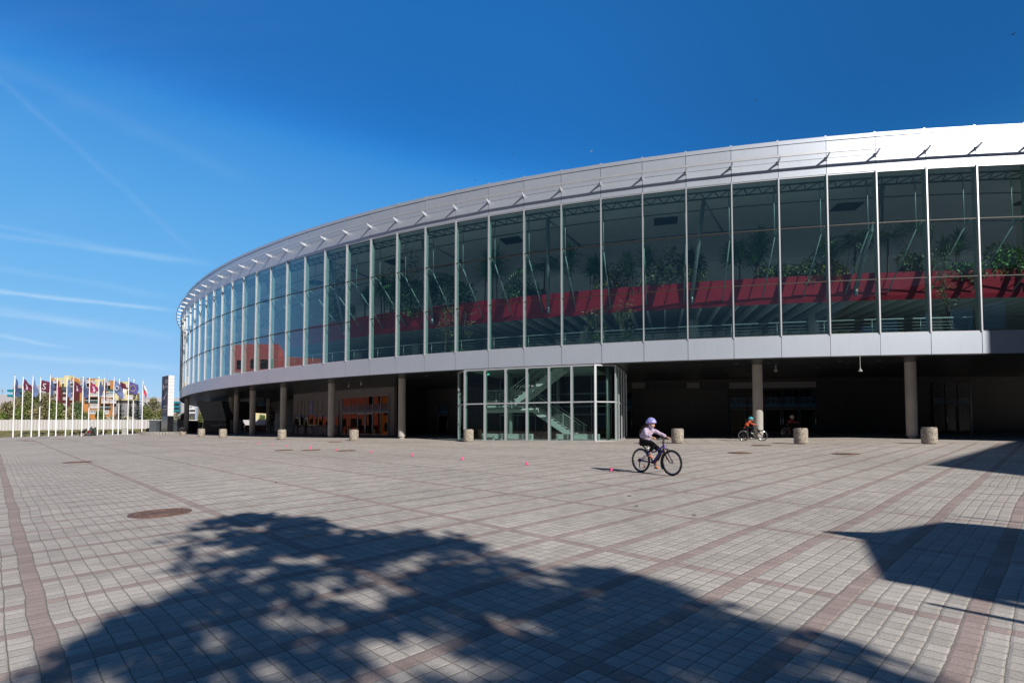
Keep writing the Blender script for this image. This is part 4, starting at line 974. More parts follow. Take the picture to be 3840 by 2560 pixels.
# soffit duct and dark beam in the left of the colonnade
m = MB(); a, b = Vector((*hit(800, R-7), 0)), Vector((*hit(975, R-7), 0)); m.bar(a+Vector((0, 0, ZF-.25)), b+Vector((0, 0, ZF-.25)), .8, .35); part(m, 'soffit_duct', ['pale_panel'])
m = MB(); a, b = P(900, 1530, 74), P(1045, 1540, 74); m.bar(a, b, .5, 1.0); part(m, 'dark_beam', ['black'])
# crowd barriers
def barrier(p, q, lab, grp, bars=9, h=.78, mt='steel', name='crowd_barrier', kids=True):
    d = q-p; T = empty(name, p, atan2(d.y, d.x), lab, 'barrier', grp); L_ = d.length; m = MB()
    m.tube([(0, 0, 0), (0, 0, h-.06), (.06, 0, h), (L_-.06, 0, h), (L_, 0, h-.06), (L_, 0, 0)], .024, 6); m.build('frame', mt, T)
    if bars: m = MB(); [m.tube([((i+1)*L_/(bars+1), 0, .1), ((i+1)*L_/(bars+1), 0, h)], .011, 4) for i in range(bars)]; m.tube([(0, 0, .1), (L_, 0, .1)], .018, 5); m.build('bars', mt, T)
    return T
for k in range(5):
    a = G(766+k*19, 1623); b = G(766+(k+1)*19-1, 1623.4); barrier(a, b, ['crowd barrier at the left end of the dark beer stand', 'second crowd barrier before the beer stand', 'middle crowd barrier before the beer stand', 'fourth crowd barrier before the beer stand lettering', 'last crowd barrier at the right end of the beer stand'][k], 'crowd barriers before the beer stand')
qu = [1001, 1012, 1023, 1034, 1046, 1085, 1097, 1108, 1122, 1137, 1152, 1167, 1186, 1202, 1224, 1252]
for k, u in enumerate(qu):
    x, y = hit(u, RWF+2.6+.35*(k % 2)); a = Vector((x, y, gz(x, y))); n_ = Vector((CX-x, CY-y, 0)).normalized(); b = a+n_*1.5+Vector((0, 0, 0))
    barrier(a, b, 'tubular queue rail before the ticket windows' if False else ['queue rail left of the third column, outermost', 'second queue rail left of the third column', 'third queue rail left of the third column', 'fourth queue rail left of the third column', 'queue rail touching the left of the third column', 'queue rail just right of the third column', 'queue rail under ticket window 9', 'queue rail beside the waiting people', 'queue rail under ticket window 8', 'queue rail under ticket window 7', 'queue rail right in front of the standing boy', 'queue rail under the blue ticket sign', 'queue rail under ticket window 5', 'queue rail under ticket window 4', 'queue rail under ticket window 3', 'queue rail under ticket window 1, rightmost'][k], 'queue rails before the ticket windows', 0, .82, 'pale_frame', 'queue_rail')
# dark turnstile row seen against the light
a, b = G(921, 1617), G(1000, 1617); T = empty('turnstile_row', a, atan2(b.y-a.y, b.x-a.x), 'dark row of turnstiles silhouetted under the arena', 'turnstiles'); L_ = (b-a).length; m = MB()
for k in range(9): m.box((L_*(k+.5)/9, 0, .42), (L_/9*.7, .5, .84)); m.box((L_*(k+1)/9, 0, .80), (L_/9*.5, .1, .05))
m.build('body', 'black', T)
p = P(1015, 1560, 66); T = empty('info_screen', (p.x, 66, gz(p.x, 66)), 0, 'dark information screen standing beyond the ticket queue', 'screen'); m = MB(); z = p.z-T.location.z; m.box((0, 0, z), (1.0, .1, 1.1)); sc_ = m.build('screen', 'bdark', T); m = MB(); m.box((0, 0, (z-.55)/2), (.9, .08, z-.5)); m.build('stand', 'pale_panel', T)
m = MB(); m.box((0, -.06, z+.1), (.6, .01, .06)); m.box((0, -.06, z-.2), (.8, .01, .05)); m.build('screen_text', 'white', sc_)
# birds
def bird(u, v, d, span, mt, lab, rz):
    p = P(u, v, d); T = empty('bird', p, rz, lab, 'bird', 'birds over the arena'); m = MB(); m.ell((0, 0, 0), (span*.28, span*.07, span*.07), 0, 8, 6); m.ell((span*.27, 0, .01), (span*.07, span*.05, span*.05), 0, 6, 5); m.add([(-span*.24, 0, 0), (-span*.42, span*.07, 0), (-span*.42, -span*.07, 0)], [(0, 1, 2)]); m.build('body', mt, T)
    for s in (-1, 1): m = MB(); m.add([(span*.12, 0, .01), (-span*.08, 0, .01), (-span*.05, s*span*.28, span*.13), (span*.08, s*span*.25, span*.14), (-span*.04, s*span*.52, span*.08)], [(0, 1, 2, 3), (3, 2, 4)]); m.build('wing', mt, T)
for a in ((2835, 376, 30, .22, 'bird', 'small dark bird high over the middle of the roof', .3), (3800, 130, 28, .35, 'bird', 'dark bird in the top right corner of the sky', .5), (2217, 568, 30, .26, 'gull', 'white bird just above the roof line', 1.0), (1922, 580, 32, .16, 'bird', 'tiny dark bird left of the white one', 2), (1885, 652, 32, .16, 'bird', 'tiny bird close above the roof', 2.4), (1781, 676, 32, .17, 'bird', 'tiny bird, lowest and leftmost over the roof', 1.4)): bird(*a)
# ================================================================== CYCLISTS
def spoke_wheel(T, cx, r, tyre_m, rim_m, wid=.024, refl=.6, name='wheel', flash=False):
    m = MB(); m.tube([(cx+(r-wid)*cos(a), 0, r+(r-wid)*sin(a)) for a in [i*pi/20 for i in range(40)]], wid, 8, closed=True); W = m.build(name, rim_m if False else tyre_m, T, True)
    m = MB(); m.tube([(cx+(r-wid*2.3)*cos(a), 0, r+(r-wid*2.3)*sin(a)) for a in [i*pi/20 for i in range(40)]], .011 if not flash else .018, 6, closed=True); m.build('rim', rim_m, W, True)
    m = MB(); m.tube([(cx, -.04, r), (cx, .04, r)], .02, 8)
    for i in range(24): a = i*pi/12; b = a+(.35 if i % 2 else -.35); sg = .03 if i % 4 < 2 else -.03; m.tube([(cx+.018*cos(b), sg, r+.018*sin(b)), (cx+(r-wid*2.3)*cos(a), 0, r+(r-wid*2.3)*sin(a))], .0015, 3, cap=False)
    m.build('spokes', 'chrome', W)
    m = MB(); m.box((cx+cos(refl)*r*.62, 0, r+sin(refl)*r*.62), (.035, .012, .06)); m.build('reflector', 'reflector', W); return W
def bicycle(loc, rz, lab, frame_m, r=.31, wb=1.01, steer=0., wheels='chrome', flash=False, roll=0):
    T = empty('bicycle', loc, rz, lab, 'bicycle'); T.rotation_euler.x = roll
    spoke_wheel(T, 0, r, 'rubber', wheels, refl=-.9, flash=flash)
    BB = Vector((.42, 0, .275)); HT = Vector((.755, 0, .70)); HB = Vector((.79, 0, .60)); ST_ = Vector((.25, 0, .56))
    m = MB(); m.tube([BB, (.60, 0, .50), HB], [.026, .030, .028], 8); m.tube([ST_+Vector((.03, 0, -.05)), (.5, 0, .56), HT], [.016, .02, .022], 8); m.tube([BB, ST_], .017, 8); m.tube([HB, HT+Vector((-.012, 0, .04))], .026, 8)
    for s in (-1, 1): m.tube([BB+Vector((-.03, s*.03, 0)), (.2, s*.05, .29), (0, s*.06, r)], .012, 6); m.tube([(.28, s*.025, .50), (0, s*.06, r)], .009, 6)
    m.build('frame', frame_m, T, True)
    m = MB(); m.tube([ST_, (.20, 0, .70)], .013, 8); m.build('seat_post', 'chrome', T, True)
    m = MB(); m.ell((.17, 0, .72), (.12, .07, .025), 0, 12, 6); m.ell((.06, 0, .725), (.06, .09, .03), 0, 10, 6); m.build('saddle', 'black', T, True)
    F_ = bpy.data.objects.new('fork_assembly', None); col.objects.link(F_); F_.parent = T; F_.empty_display_size = .05
    # steering about the head tube
    m = MB(); fc = Vector((wb, 0, r))
    for s in (-1, 1): m.tube([(.80, s*.055, .62), (.835, s*.055, .52)], .018, 8); m.tube([(.835, s*.055, .53), (wb-.03, s*.055, r+.02), (wb, s*.05, r)], .014, 8)
    m.box((.80, 0, .625), (.05, .15, .04)); fk = m.build('fork', 'black', T, True)
    fw = spoke_wheel(T, wb, r, 'rubber', wheels, refl=2.6, flash=flash)
    m = MB(); m.tube([(.745, 0, .74), (.735, 0, .83), (.76, 0, .86)], .017, 8); m.tube([(.69, -.29, .885), (.73, -.16, .87), (.76, -.05, .865), (.76, .05, .865), (.73, .16, .87), (.69, .29, .885)], .011, 8); hb_ = m.build('handlebar', 'black', T, True)
    m = MB()
    for s in (-1, 1): m.tube([(.70, s*.19, .878), (.78, s*.20, .86), (.76, s*.26, .845)], .006, 5); m.tube([(.71, s*.17, .868), (.80, s*.1, .80), (.80, s*.03, .66)], .004, 4)
    m.build('brake_lever', 'black', hb_, True); m = MB(); m.lathe([(.025, .87), (.028, .885), (.02, .90)], (.735, -.1, 0), 12); m.build('bell', 'chrome', hb_, True)
    m = MB(); m.box((.865, 0, .60), (.06, .12, .05)); m.build('headlight', 'chrome', T)
    m = MB(); arc = [(cos(a), sin(a)) for a in [radians(d) for d in range(30, 205, 12)]]
    fr_ = [Vector((wb+(r+.025)*cos(a), 0, r+(r+.025)*sin(a))) for a in [radians(d) for d in range(112, 215, 10)]]
    for a, b in zip(fr_, fr_[1:]): m.bar(a, b, .055, .006, up=(b-a).cross(Vector((0, 1, 0))))
    m.build('front_mudguard', 'black', T)
    m = MB(); rr_ = [Vector((.24, 0, .47)), Vector((.20, 0, .56)), Vector((.13, 0, .64)), Vector((.03, 0, .70)), Vector((-.10, 0, .735)), Vector((-.22, 0, .74))]
    for a, b in zip(rr_, rr_[1:]): m.bar(a, b, .055, .008, up=(b-a).cross(Vector((0, 1, 0))))
    m.build('rear_mudguard', 'black', T)
    m = MB(); m.tube([(BB.x, -.045, BB.z), (BB.x, .045, BB.z)], .025, 10); m.tube([(BB.x+.075*cos(a), -.05, BB.z+.075*sin(a)) for a in [i*pi/10 for i in range(20)]], .006, 5, closed=True)
    m.tube([(BB.x, -.06, BB.z), (BB.x+.01, -.065, BB.z+.14)], .009, 6); m.tube([(BB.x, .06, BB.z), (BB.x-.01, .065, BB.z-.14)], .009, 6)
    m.box((BB.x+.01, -.115, BB.z+.14), (.09, .08, .018)); m.box((BB.x-.01, .115, BB.z-.14), (.09, .08, .018)); m.build('crank', 'black', T)
    m = MB(); m.tube([(BB.x, -.05, BB.z+.075), (0, -.05, r+.04)], .004, 4); m.tube([(BB.x, -.05, BB.z-.075), (.02, -.05, .12), (-.01, -.05, .2), (0, -.05, r-.03)], .004, 4); m.tube([(0, -.05, r), (.01, -.055, .13)], .012, 5); m.tube([(0, -.03, r), (0, -.055, r)], .05, 12); m.build('chain_drive', 'black', T)
    bpy.data.objects.remove(F_); return T
def hand(m, wrist, tip, side, grip=True):
    """five separate curled fingers on a palm, around a bar running across"""
    w, t = Vector(wrist), Vector(tip); d = (t-w).normalized(); up = Vector((0, 0, 1)); s = d.cross(up).normalized(); u = s.cross(d)
    m.ell(w+d*.035, (.038, .030, .016), 0, 10, 6, Matrix((d, s, u)).transposed())
    for k in range(4):
        b = w+d*.062+s*(k-1.5)*.016; L_ = (.024, .027, .026, .021)[k]
        m.tube([b, b+d*L_+u*.004, b+d*(L_+.012)-u*.016, b+d*(L_-.004)-u*.034, b+d*(L_-.018)-u*.036], [.0078, .0075, .007, .0065, .005], 7)
    b = w+d*.022-s*side*.026; m.tube([b, b+d*.022-s*side*.014-u*.012, b+d*.036-s*side*.008-u*.028], [.010, .0085, .0065], 7)
def cyclist(loc, rz, lab, top_m, pants_m, helmet_m, shoe_m, hair=True, detail=True, z=0, rollx=0, vents=True, lean=0.):
    T = empty('person', loc, rz, lab, 'child'); vox = .009 if detail else .016; T.rotation_euler.x = rollx
    V = Vector; dz = lean
    head = V((.355+dz*1.1, 0, 1.245-dz*.4)); neck = V((.300+dz, 0, 1.125-dz*.4)); ch = V((.245+dz*.8, 0, 1.02-dz*.3)); wa = V((.175+dz*.3, 0, .87)); pel = V((.145, 0, .785))
    shR, shL = ch+V((.03, -.135, .055)), ch+V((.055, .135, .055)); hR, hL = V((.675, -.245, .905)), V((.685, .245, .905))
    elR = (shR+hR)/2+V((-.06, -.055, -.045)); elL = (shL+hL)/2+V((.01, .03, -.02))
    hipR, hipL = pel+V((.02, -.075, 0)), pel+V((.02, .075, 0)); knR, knL = V((.535, -.10, .745)), V((.575, .10, .575)); anR, anL = V((.395, -.115, .475)), V((.385, .115, .205))
    # body: skin with head, ears and nose grown together
    nodes = [(pel, .085), (wa, .075), (ch, .085), (neck, .042), (head-V((.03, 0, .04)), .055), (shR, .042), (elR, .030), (hR-V((.05, 0, -.01)), .022), (shL, .042), (elL, .030), (hL-V((.05, 0, -.01)), .022), (hipR, .065), (knR, .045), (anR, .030), (hipL, .065), (knL, .045), (anL, .030)]
    ed = [(0, 1), (1, 2), (2, 3), (3, 4), (2, 5), (5, 6), (6, 7), (2, 8), (8, 9), (9, 10), (0, 11), (11, 12), (12, 13), (0, 14), (14, 15), (15, 16)]
    ex = MB(); ex.ell(head, (.085, .070, .108), 0, 18, 14); ex.ell(head+V((.035, 0, -.045)), (.058, .052, .065), 0, 14, 10); ex.ell(head+V((.095, 0, -.012)), (.020, .012, .020), 0, 8, 6)
    for s in (-1, 1): ex.ell(head+V((-.005, s*.072, -.015)), (.016, .010, .026), 0, 8, 6); ex.ell(head+V((.055, s*.038, -.045)), (.026, .022, .026), 0, 8, 6)
    body = skinmesh('body', nodes, ed, 'skin', T, 1, vox, ex)
    hm = MB(); hand(hm, hR-V((.055, 0, -.008)), hR+V((.03, 0, -.012)), -1); hand(hm, hL-V((.055, 0, -.008)), hL+V((.03, 0, -.012)), 1); hm.build('hands', 'skin', body, True)
    m = MB()
    for s in (-1, 1): m.ell(head+V((.081, s*.029, .006)), (.007, .012, .007), 0, 8, 6)
    m.build('eyes', 'black', body); m = MB(); m.tube([head+V((.086, -.024, -.060)), head+V((.094, 0, -.066)), head+V((.086, .024, -.060))], .0045, 5); m.build('mouth', 'coral', body)
    # jumper
    n2 = [(pel+V((-.005, 0, .055)), (.125, .12)), (wa+V((-.012, 0, .02)), (.118, .118)), (ch+V((-.012, 0, -.01)), (.110, .115)), (neck+V((-.01, 0, -.005)), .060), (shR, .062), ((shR+elR)/2, .056), (elR, .052), ((elR+hR)/2, .046), (hR-V((.085, 0, -.022)), .034), (shL, .062), ((shL+elL)/2, .056), (elL, .050), ((elL+hL)/2, .044), (hL-V((.085, 0, -.022)), .034), (pel+V((-.01, 0, -.02)), (.118, .115))]
    e2 = [(0, 1), (1, 2), (2, 3), (2, 4), (4, 5), (5, 6), (6, 7), (7, 8), (2, 9), (9, 10), (10, 11), (11, 12), (12, 13), (0, 14)]
    ex = MB()
    if detail: ex.tube([neck+V((-.012+.066*cos(a), .066*sin(a), .028-.02*cos(a))) for a in [i*pi/8 for i in range(16)]], .018, 8, closed=True)
    sw = skinmesh('jumper' if detail else 'jacket', n2, e2, top_m, T, 1, vox, ex)
    if detail:                                                       # soft folds
        for v in sw.data.vertices:
            p = v.co; k = .006*sin(p.z*62+p.x*30)*sin(p.x*41+p.y*25)+.004*sin(p.z*31-p.y*40); v.co = p+v.normal*k
    else:
        m = MB(); m.ell(neck+V((-.055, 0, .0)), (.06, .085, .05), 0, 12, 8); m.build('hood', top_m, sw, True)
    # trousers
    skinmesh('trousers', [(pel+V((-.01, 0, .02)), .105), (hipR, .092), ((hipR+knR)/2, .078), (knR, .062), ((knR+anR)/2, .052), (anR+V((.0, 0, .05)), .040), (hipL, .092), ((hipL+knL)/2, .078), (knL, .062), ((knL+anL)/2, .052), (anL+V((0, 0, .06)), .040)],
             [(0, 1), (1, 2), (2, 3), (3, 4), (4, 5), (0, 6), (6, 7), (7, 8), (8, 9), (9, 10)], pants_m, T, 1, vox)
    for an in (anR, anL):
        s = MB(); s.tube([an+V((.004, 0, .065)), an+V((0, 0, .0))], .036, 10); s.build('sock', 'denim', T, True)
        skinmesh('shoe', [(an+V((-.035, 0, -.045)), .033), (an+V((.01, 0, -.035)), .036), (an+V((.075, 0, -.055)), .032), (an+V((.125, 0, -.063)), .024), (an+V((0, 0, .0)), .036)], [(0, 1), (1, 2), (2, 3), (1, 4)], shoe_m, T, 1, .008)
    # helmet
    m = MB(); hc_ = head+V((-.012, 0, .025)); n, k = 22, 8
    for i in range(k+1):
        t = (pi/2*1.08)*i/k
        for j in range(n): a = 2*pi*j/n; fr_ = 1+.10*max(0, cos(a))*(i/k)**3; m.v.append((hc_.x+.124*sin(t)*cos(a)*fr_, hc_.y+.100*sin(t)*sin(a), hc_.z+.116*cos(t)-.012*(cos(a) < -.3)*(i/k)**2))
    for i in range(k):
        for j in range(n): m.f.append((i*n+j, (i+1)*n+j, (i+1)*n+(j+1) % n, i*n+(j+1) % n)); m.m.append(0)
    hl = m.build('helmet', helmet_m, T, True); so2 = hl.modifiers.new('t', 'SOLIDIFY'); so2.thickness = .014; so2.offset = 1
    m = MB()
    for a, t in ((-1.2, .75), (-.5, 1.0), (-1.9, .95), (.5, 1.0), (1.2, .75), (-.9, 1.2), (.2, .5), (-2.4, 1.1)): q = V((.139*sin(t)*cos(a), .115*sin(t)*sin(a), .131*cos(t))); m.ell(hc_+q, (.017 if vents else .03, .008, .008), 0, 8, 5)
    m.build('vents', 'black', hl)
    m = MB()
    for s in (-1, 1): m.tube([hc_+V((-.03, s*.088, -.01)), head+V((.015, s*.076, -.06)), head+V((.045, s*.03, -.118)), head+V((.048, 0, -.122))], .008, 5); m.tube([hc_+V((.05, s*.085, -.01)), head+V((.015, s*.076, -.06))], .007, 5)
    m.build('chin_strap', helmet_m if detail else 'black', hl)
    if hair:
        m = MB(); rg = random.Random(5)
        for i in range(90):
            a = rg.uniform(-1, 1); st = head+V((-.06+rg.uniform(-.03, .02), a*.06, -.03+rg.uniform(-.03, .03))); L_ = rg.uniform(.16, .27)
            m.tube([st, st+V((-.05, a*.02, -.04)), st+V((-.10-rg.uniform(0, .05), a*.05+rg.uniform(-.02, .02), -.07-rg.uniform(0, .05))), st+V((-.10-L_*.4, a*.06+rg.uniform(-.05, .05), -.10-L_*.55))], [.006, .006, .005, .002], 4)
        m.build('hair', 'hair', T, True)
    return T
pr, pf = G(2403, 1770.5), G(2517, 1783); hd = atan2(pf.y-pr.y, pf.x-pr.x); slope = atan2(pf.z-pr.z, hypot(pf.x-pr.x, pf.y-pr.y))
b1 = bicycle(pr, hd, 'purple mountain bike ridden by the child in lilac, black tyres and mudguards', 'purple'); b1.rotation_euler.y = -slope
c1 = cyclist(pr, hd, 'child in a lilac sweatshirt, black leggings and lilac helmet riding the purple bike', 'lilac', 'blackcloth', 'helmet_lilac', 'coral'); c1.rotation_euler.y = -slope
p2 = G(2788, 1653); q2_ = G(2857, 1652.5); h2 = atan2(q2_.y-p2.y, q2_.x-p2.x)
b2 = bicycle(p2, h2, 'dark bike with bright silver rims under the child in the orange jacket', 'black', flash=True); s2_ = (q2_-p2).length/1.01
c2 = cyclist(p2, h2, 'child in an orange jacket and turquoise helmet cycling past a column', 'orange_jacket', 'blackcloth', 'helmet_teal', 'flag_white', False, False, lean=.06)
for o in (b2, c2): o.scale = (.96,)*3
p3 = G(2946, 1639); h3 = h2+.05
b3 = bicycle(p3, h3, 'pink framed bike barely visible in the deep shade behind a litter bin', 'maroon_jacket'); c3 = cyclist(p3, h3, 'child in a dark red jacket and pale pink helmet riding in the deep shade', 'maroon_jacket', 'blackcloth', 'helmet_pink', 'coral', False, False, lean=.05)
# ---- other people
def stander(loc, rz, lab, H, top, legs, hairm='hair', bag=False, sit=False, cat='person'):
    T = empty('person', loc, rz, lab, cat); V = Vector; k = H/1.7
    if sit: hip, kn, an = .42, V((.42, 0, .46)), V((.44, 0, .08)); base = -.42+.0; sh = .95
    pel = V((0, 0, .92)) if not sit else V((0, 0, .45)); ch = pel+V((.02, 0, .40)); nk = ch+V((.0, 0, .14)); hd_ = nk+V((.03, 0, .16))
    nodes = [(pel*k, .11*k), (ch*k, .13*k), (nk*k, .055*k), ((hd_-V((0, 0, .05)))*k, .07*k)]; ed = [(0, 1), (1, 2), (2, 3)]; tn = [(pel*k, .135*k), (ch*k, .155*k), (nk*k, .08*k)]; te = [(0, 1), (1, 2)]; ln = [(pel*k, .13*k)]; le = []
    hands = MB()
    for s in (-1, 1):
        shd = ch+V((0, s*.18, .08)); el = shd+V((-.03 if not sit else .08, s*.06, -.28)); wr = el+V((.08 if not sit else .22, -s*.03, -.22 if not sit else -.05)); i = len(nodes)
        nodes += [(shd*k, .055*k), (el*k, .04*k), (wr*k, .028*k)]; ed += [(1, i), (i, i+1), (i+1, i+2)]
        i = len(tn); tn += [(shd*k, .075*k), (el*k, .06*k), ((wr*.85+el*.15)*k, .045*k)]; te += [(1, i), (i, i+1), (i+1, i+2)]
        hp = pel+V((0, s*.09, -.03)); kn_ = V((.02, s*.10, .48)) if not sit else V((.42, s*.14, .47)); an_ = V((-.02, s*.10, .09)) if not sit else V((.46, s*.15, .09)); i = len(nodes)
        nodes += [(hp*k, .085*k), (kn_*k, .058*k), (an_*k, .04*k)]; ed += [(0, i), (i, i+1), (i+1, i+2)]
        i = len(ln); ln += [(hp*k, .105*k), (kn_*k, .078*k), ((an_+V((0, 0, .05)))*k, .06*k)]; le += [(0, i), (i, i+1), (i+1, i+2)]
        w = wr*k; dd = (wr-el).normalized(); hands.ell(w+dd*.04*k, (.028*k, .018*k, .045*k), 0, 8, 6)
        for f_ in range(4): b = w+dd*.07*k+V((.012*(f_-1.5), 0, 0))*k; hands.tube([b, b+dd*.035*k, b+dd*.055*k+V((0, -s*.015*k, 0))], .007*k, 5)
        hands.tube([w+dd*.03*k, w+dd*.06*k+V((.035*k, 0, 0))], .008*k, 5)
    ex = MB(); ex.ell(hd_*k, (.09*k, .075*k, .115*k), 0, 14, 10); ex.ell((hd_+V((.095, 0, -.015)))*k, (.02*k, .014*k, .02*k), 0, 6, 5)
    bd = skinmesh('body', nodes, ed, 'skin', T, 1, .02, ex); hands.build('hands', 'skin', bd, True)
    skinmesh('top', tn, te, top, T, 1, .02); skinmesh('trousers', ln, le, legs, T, 1, .02)
    m = MB(); m.ell((hd_+V((-.02, 0, .03)))*k, (.092*k, .085*k, .105*k), 0, 14, 10); m.build('hair', hairm, T, True)
    for s in (-1, 1):
        a = (V((-.02, s*.10, .0)) if not sit else V((.46, s*.15, 0)))*k; m = MB(); m.ell(a+V((.06, 0, .045))*k, (.13*k, .045*k, .045*k), 0, 10, 6); m.build('shoe', 'black', T, True)
    if bag: m = MB(); m.box((.10*k, -.32*k, .62*k), (.30*k, .12*k, .34*k)); m.tube([(0, -.30*k, .78*k), (.08*k, -.28*k, .98*k), (.18*k, -.30*k, .78*k)], .012*k, 5); bg_ = m.build('handbag', 'blackcloth'); bg_.location = T.location; bg_.rotation_euler = T.rotation_euler; tag(bg_, 'dark handbag carried by the silhouetted walker', 'bag')
    return T
p = G(912, 1617.5); stander(p, -.6, 'silhouetted person in a long dark coat walking with a handbag under the arena', 36/F*p.y, 'blackcloth', 'blackcloth', 'black', True)
for u, h, l, t_, lg, dpt in ((1147, 55, 'person in black waiting alone at the blue ticket sign', 'blackcloth', 'blackcloth', 1.6), (1117, 58, 'tall person in black waiting at ticket window 8', 'blackcloth', 'denim', 1.3), (1102, 52, 'person in a grey top and jeans waiting at ticket window 9', 'denim', 'denim', 1.9)):
    x, y = hit(u, RWF+dpt); stander((x, y, gz(x, y)), atan2(CY-y, CX-x), l, h/F*y, t_, lg, 'black')
# sculpture with two people sitting by it
p = G(340, 1633.5); T = empty('bronze_sculpture', p, 0, 'dark bronze sculpture of crouching figures between the flagpoles', 'sculpture')
def R3(du, dv): return Vector((du/F*p.y, 0, -dv/F*p.y))
m = skinmesh('figure', [(R3(-2, -6), .18), (R3(-3, -14), .26), (R3(2, -21), .24), (R3(9, -22), .12), (R3(14, -24), .15), (R3(17, -31), .09), (R3(22, -33), .04), (R3(2, -30), .11), (R3(1, -36), .05), (R3(17, -16), .12), (R3(18, -6), .09), (R3(14, 0), .07), (R3(22, -1), .06), (R3(-12, -2), .12), (R3(9, -8), .08)], [(0, 1), (1, 2), (2, 3), (3, 4), (4, 5), (5, 6), (2, 7), (7, 8), (4, 9), (9, 10), (10, 11), (10, 12), (0, 13), (9, 14)], 'bronze', T, 1, .05)
m = skinmesh('second_figure', [(R3(-26, -8), .22), (R3(-24, -18), .20), (R3(-18, -24), .10), (R3(-17, -28), .12), (R3(-30, -12), .16), (R3(-29, -2), .14)], [(0, 1), (1, 2), (2, 3), (0, 4), (4, 5)], 'bronze', T, 1, .05)
m = MB(); m.box(R3(-36, -5), (.25, .25, .36)); m.box(R3(-22, -3), (.9, .4, .22)); m.box(R3(-2, -3), (.7, .4, .22)); m.build('base', 'bronze', T)
for u, l, t_, lg in ((316, 'seated person in black with pink trousers at the left of the bronze sculpture', 'blackcloth', 'helmet_pink'), (338.5, 'seated person in jeans tucked under the bronze sculpture', 'maroon_jacket', 'denim')):
    q = G(u, 1635.5); stander(q+Vector((0, -.1, -.06)), -1.35, l, 1.15, t_, lg, 'black', sit=True)
# ================================================================== FAR TREES AND BUILDINGS
def tree(u, vtop, y, wpx, kind, lab, vbase=1600, name='leafy_tree', bare=0, grp='trees behind the hoarding'):
    p = P(u, vbase, y); z0 = gz(p.x, y)-.3; top = P(u, vtop, y).z; H_ = top-z0; w = wpx/F*y/2; rg = random.Random(int(u*7+y)); T = empty(name, (p.x, y, z0), rg.uniform(0, 6), lab, 'tree', grp)
    m = MB(); m.tube([(0, 0, 0), (.1, 0, H_*.4), (.05, .1, H_*.8)], [.16, .11, .04], 7)
    f = MB(); cl = []
    for k in range(15):
        a = rg.uniform(0, 6.28); t = rg.uniform(.2, .84); r = w*.55*rg.uniform(.4, 1)*(1-.55*max(0, t-.5)/.5); c = Vector((cos(a)*r, sin(a)*r, H_*t)); cl.append(c)
        m.tube([(.05, 0, H_*t*.6), (c+Vector((0, 0, H_*t*.6)))/2, c, c*1.0+Vector((rg.uniform(-.3, .3), rg.uniform(-.3, .3), .9))], [.05, .035, .018, .008], 5)
    n = int(2600*(1-bare)); 
    for c in cl: f.leaves(c, (w*.38, w*.38, H_*.13), n//len(cl), .30, 0, .1, rg, .6)
    f.leaves((0, 0, H_*.5), (w*.7, w*.7, H_*.42), int(n*.25), .30, 0, .2, rg, .6)
    m.build('trunk', 'bark', T); f.build('crown', kind, T); return T
def fir(u, vtop, y, wpx, lab, vb=1590):
    p = P(u, vb, y); z0 = gz(p.x, y)-.3; H_ = P(u, vtop, y).z-z0; w = wpx/F*y/2; rg = random.Random(int(u)); T = empty('fir_tree', (p.x, y, z0), 0, lab, 'tree', 'dark firs before the cream block')
    m = MB(); m.tube([(0, 0, 0), (0, 0, H_)], [.16, .02], 7); m.build('trunk', 'bark', T); f = MB()
    L_ = 24
    for i in range(L_):
        t = i/(L_-1); z = H_*(.06+.93*t); r = w*(1-t)**.8+.06
        for k in range(max(5, int(15*(1-t)+5))):
            a = rg.uniform(0, 6.28); rr = r*rg.uniform(.7, 1.12); d = Vector((cos(a), sin(a), -.18+.3*t)); 
            for s in range(5): q = Vector((0, 0, z))+d*rr*(s+1)/5; f.blade(q-d*.2, d+Vector((rg.uniform(-.5, .5), rg.uniform(-.5, .5), rg.uniform(-.3, .15))), .55*(1-.4*t), .20, .4, 2)
    f.build('crown', 'leaf_fir', T)
tree(22, 1492, 92, 95, 'leaf_brown', 'brownish budding tree at the left edge behind the hoarding')
tree(75, 1478, 98, 70, 'leaf_brown', 'olive brown tree below the teal balconies', bare=.3)
tree(12, 1540, 86, 60, 'leaf_b', 'low bright green bush at the very left edge', name='bush')
tree(70, 1512, 86, 55, 'leaf_b', 'fresh green tree between the first two flagpoles')
tree(112, 1448, 93, 85, 'leaf_a', 'tall olive tree before the pale block with teal balconies')
tree(165, 1452, 95, 95, 'leaf_brown', 'tall half bare brown tree left of the dark red building', bare=.15)
tree(208, 1492, 90, 85, 'leaf_b', 'rounded yellow green tree before the dark red building')
tree(145, 1510, 88, 70, 'leaf_brown', 'broad olive brown tree low behind the fourth flagpole')
tree(285, 1487, 94, 75, 'leaf_birch', 'grey green birch before the left edge of the orange facade')
tree(258, 1520, 90, 55, 'leaf_brown', 'brown green tree between the red building and the birch')
tree(318, 1540, 92, 45, 'leaf_a', 'low olive tree under the orange balconies')
tree(378, 1530, 90, 52, 'leaf_b', 'yellow green tree before the lowest orange floor')
tree(415, 1556, 88, 60, 'leaf_blossom', 'low pale blossoming shrub left of the firs', name='shrub')
tree(480, 1555, 88, 70, 'leaf_blossom', 'low silvery shrub under the firs', name='shrub')
fir(449, 1490, 94, 58, 'wide dark fir, leftmost of three'); fir(487, 1505, 96, 40, 'narrow dark fir between two taller ones'); fir(516, 1475, 93, 52, 'tallest dark fir right of the cream block')
tree(575, 1480, 100, 72, 'leaf_brown', 'tall loosely branched tree left of the advertising pillar', bare=.45)
tree(552, 1510, 94, 50, 'leaf_a', 'small olive tree right of the tallest fir', bare=.2)
tree(600, 1525, 92, 60, 'leaf_a', 'green tree behind the advertising pillar')
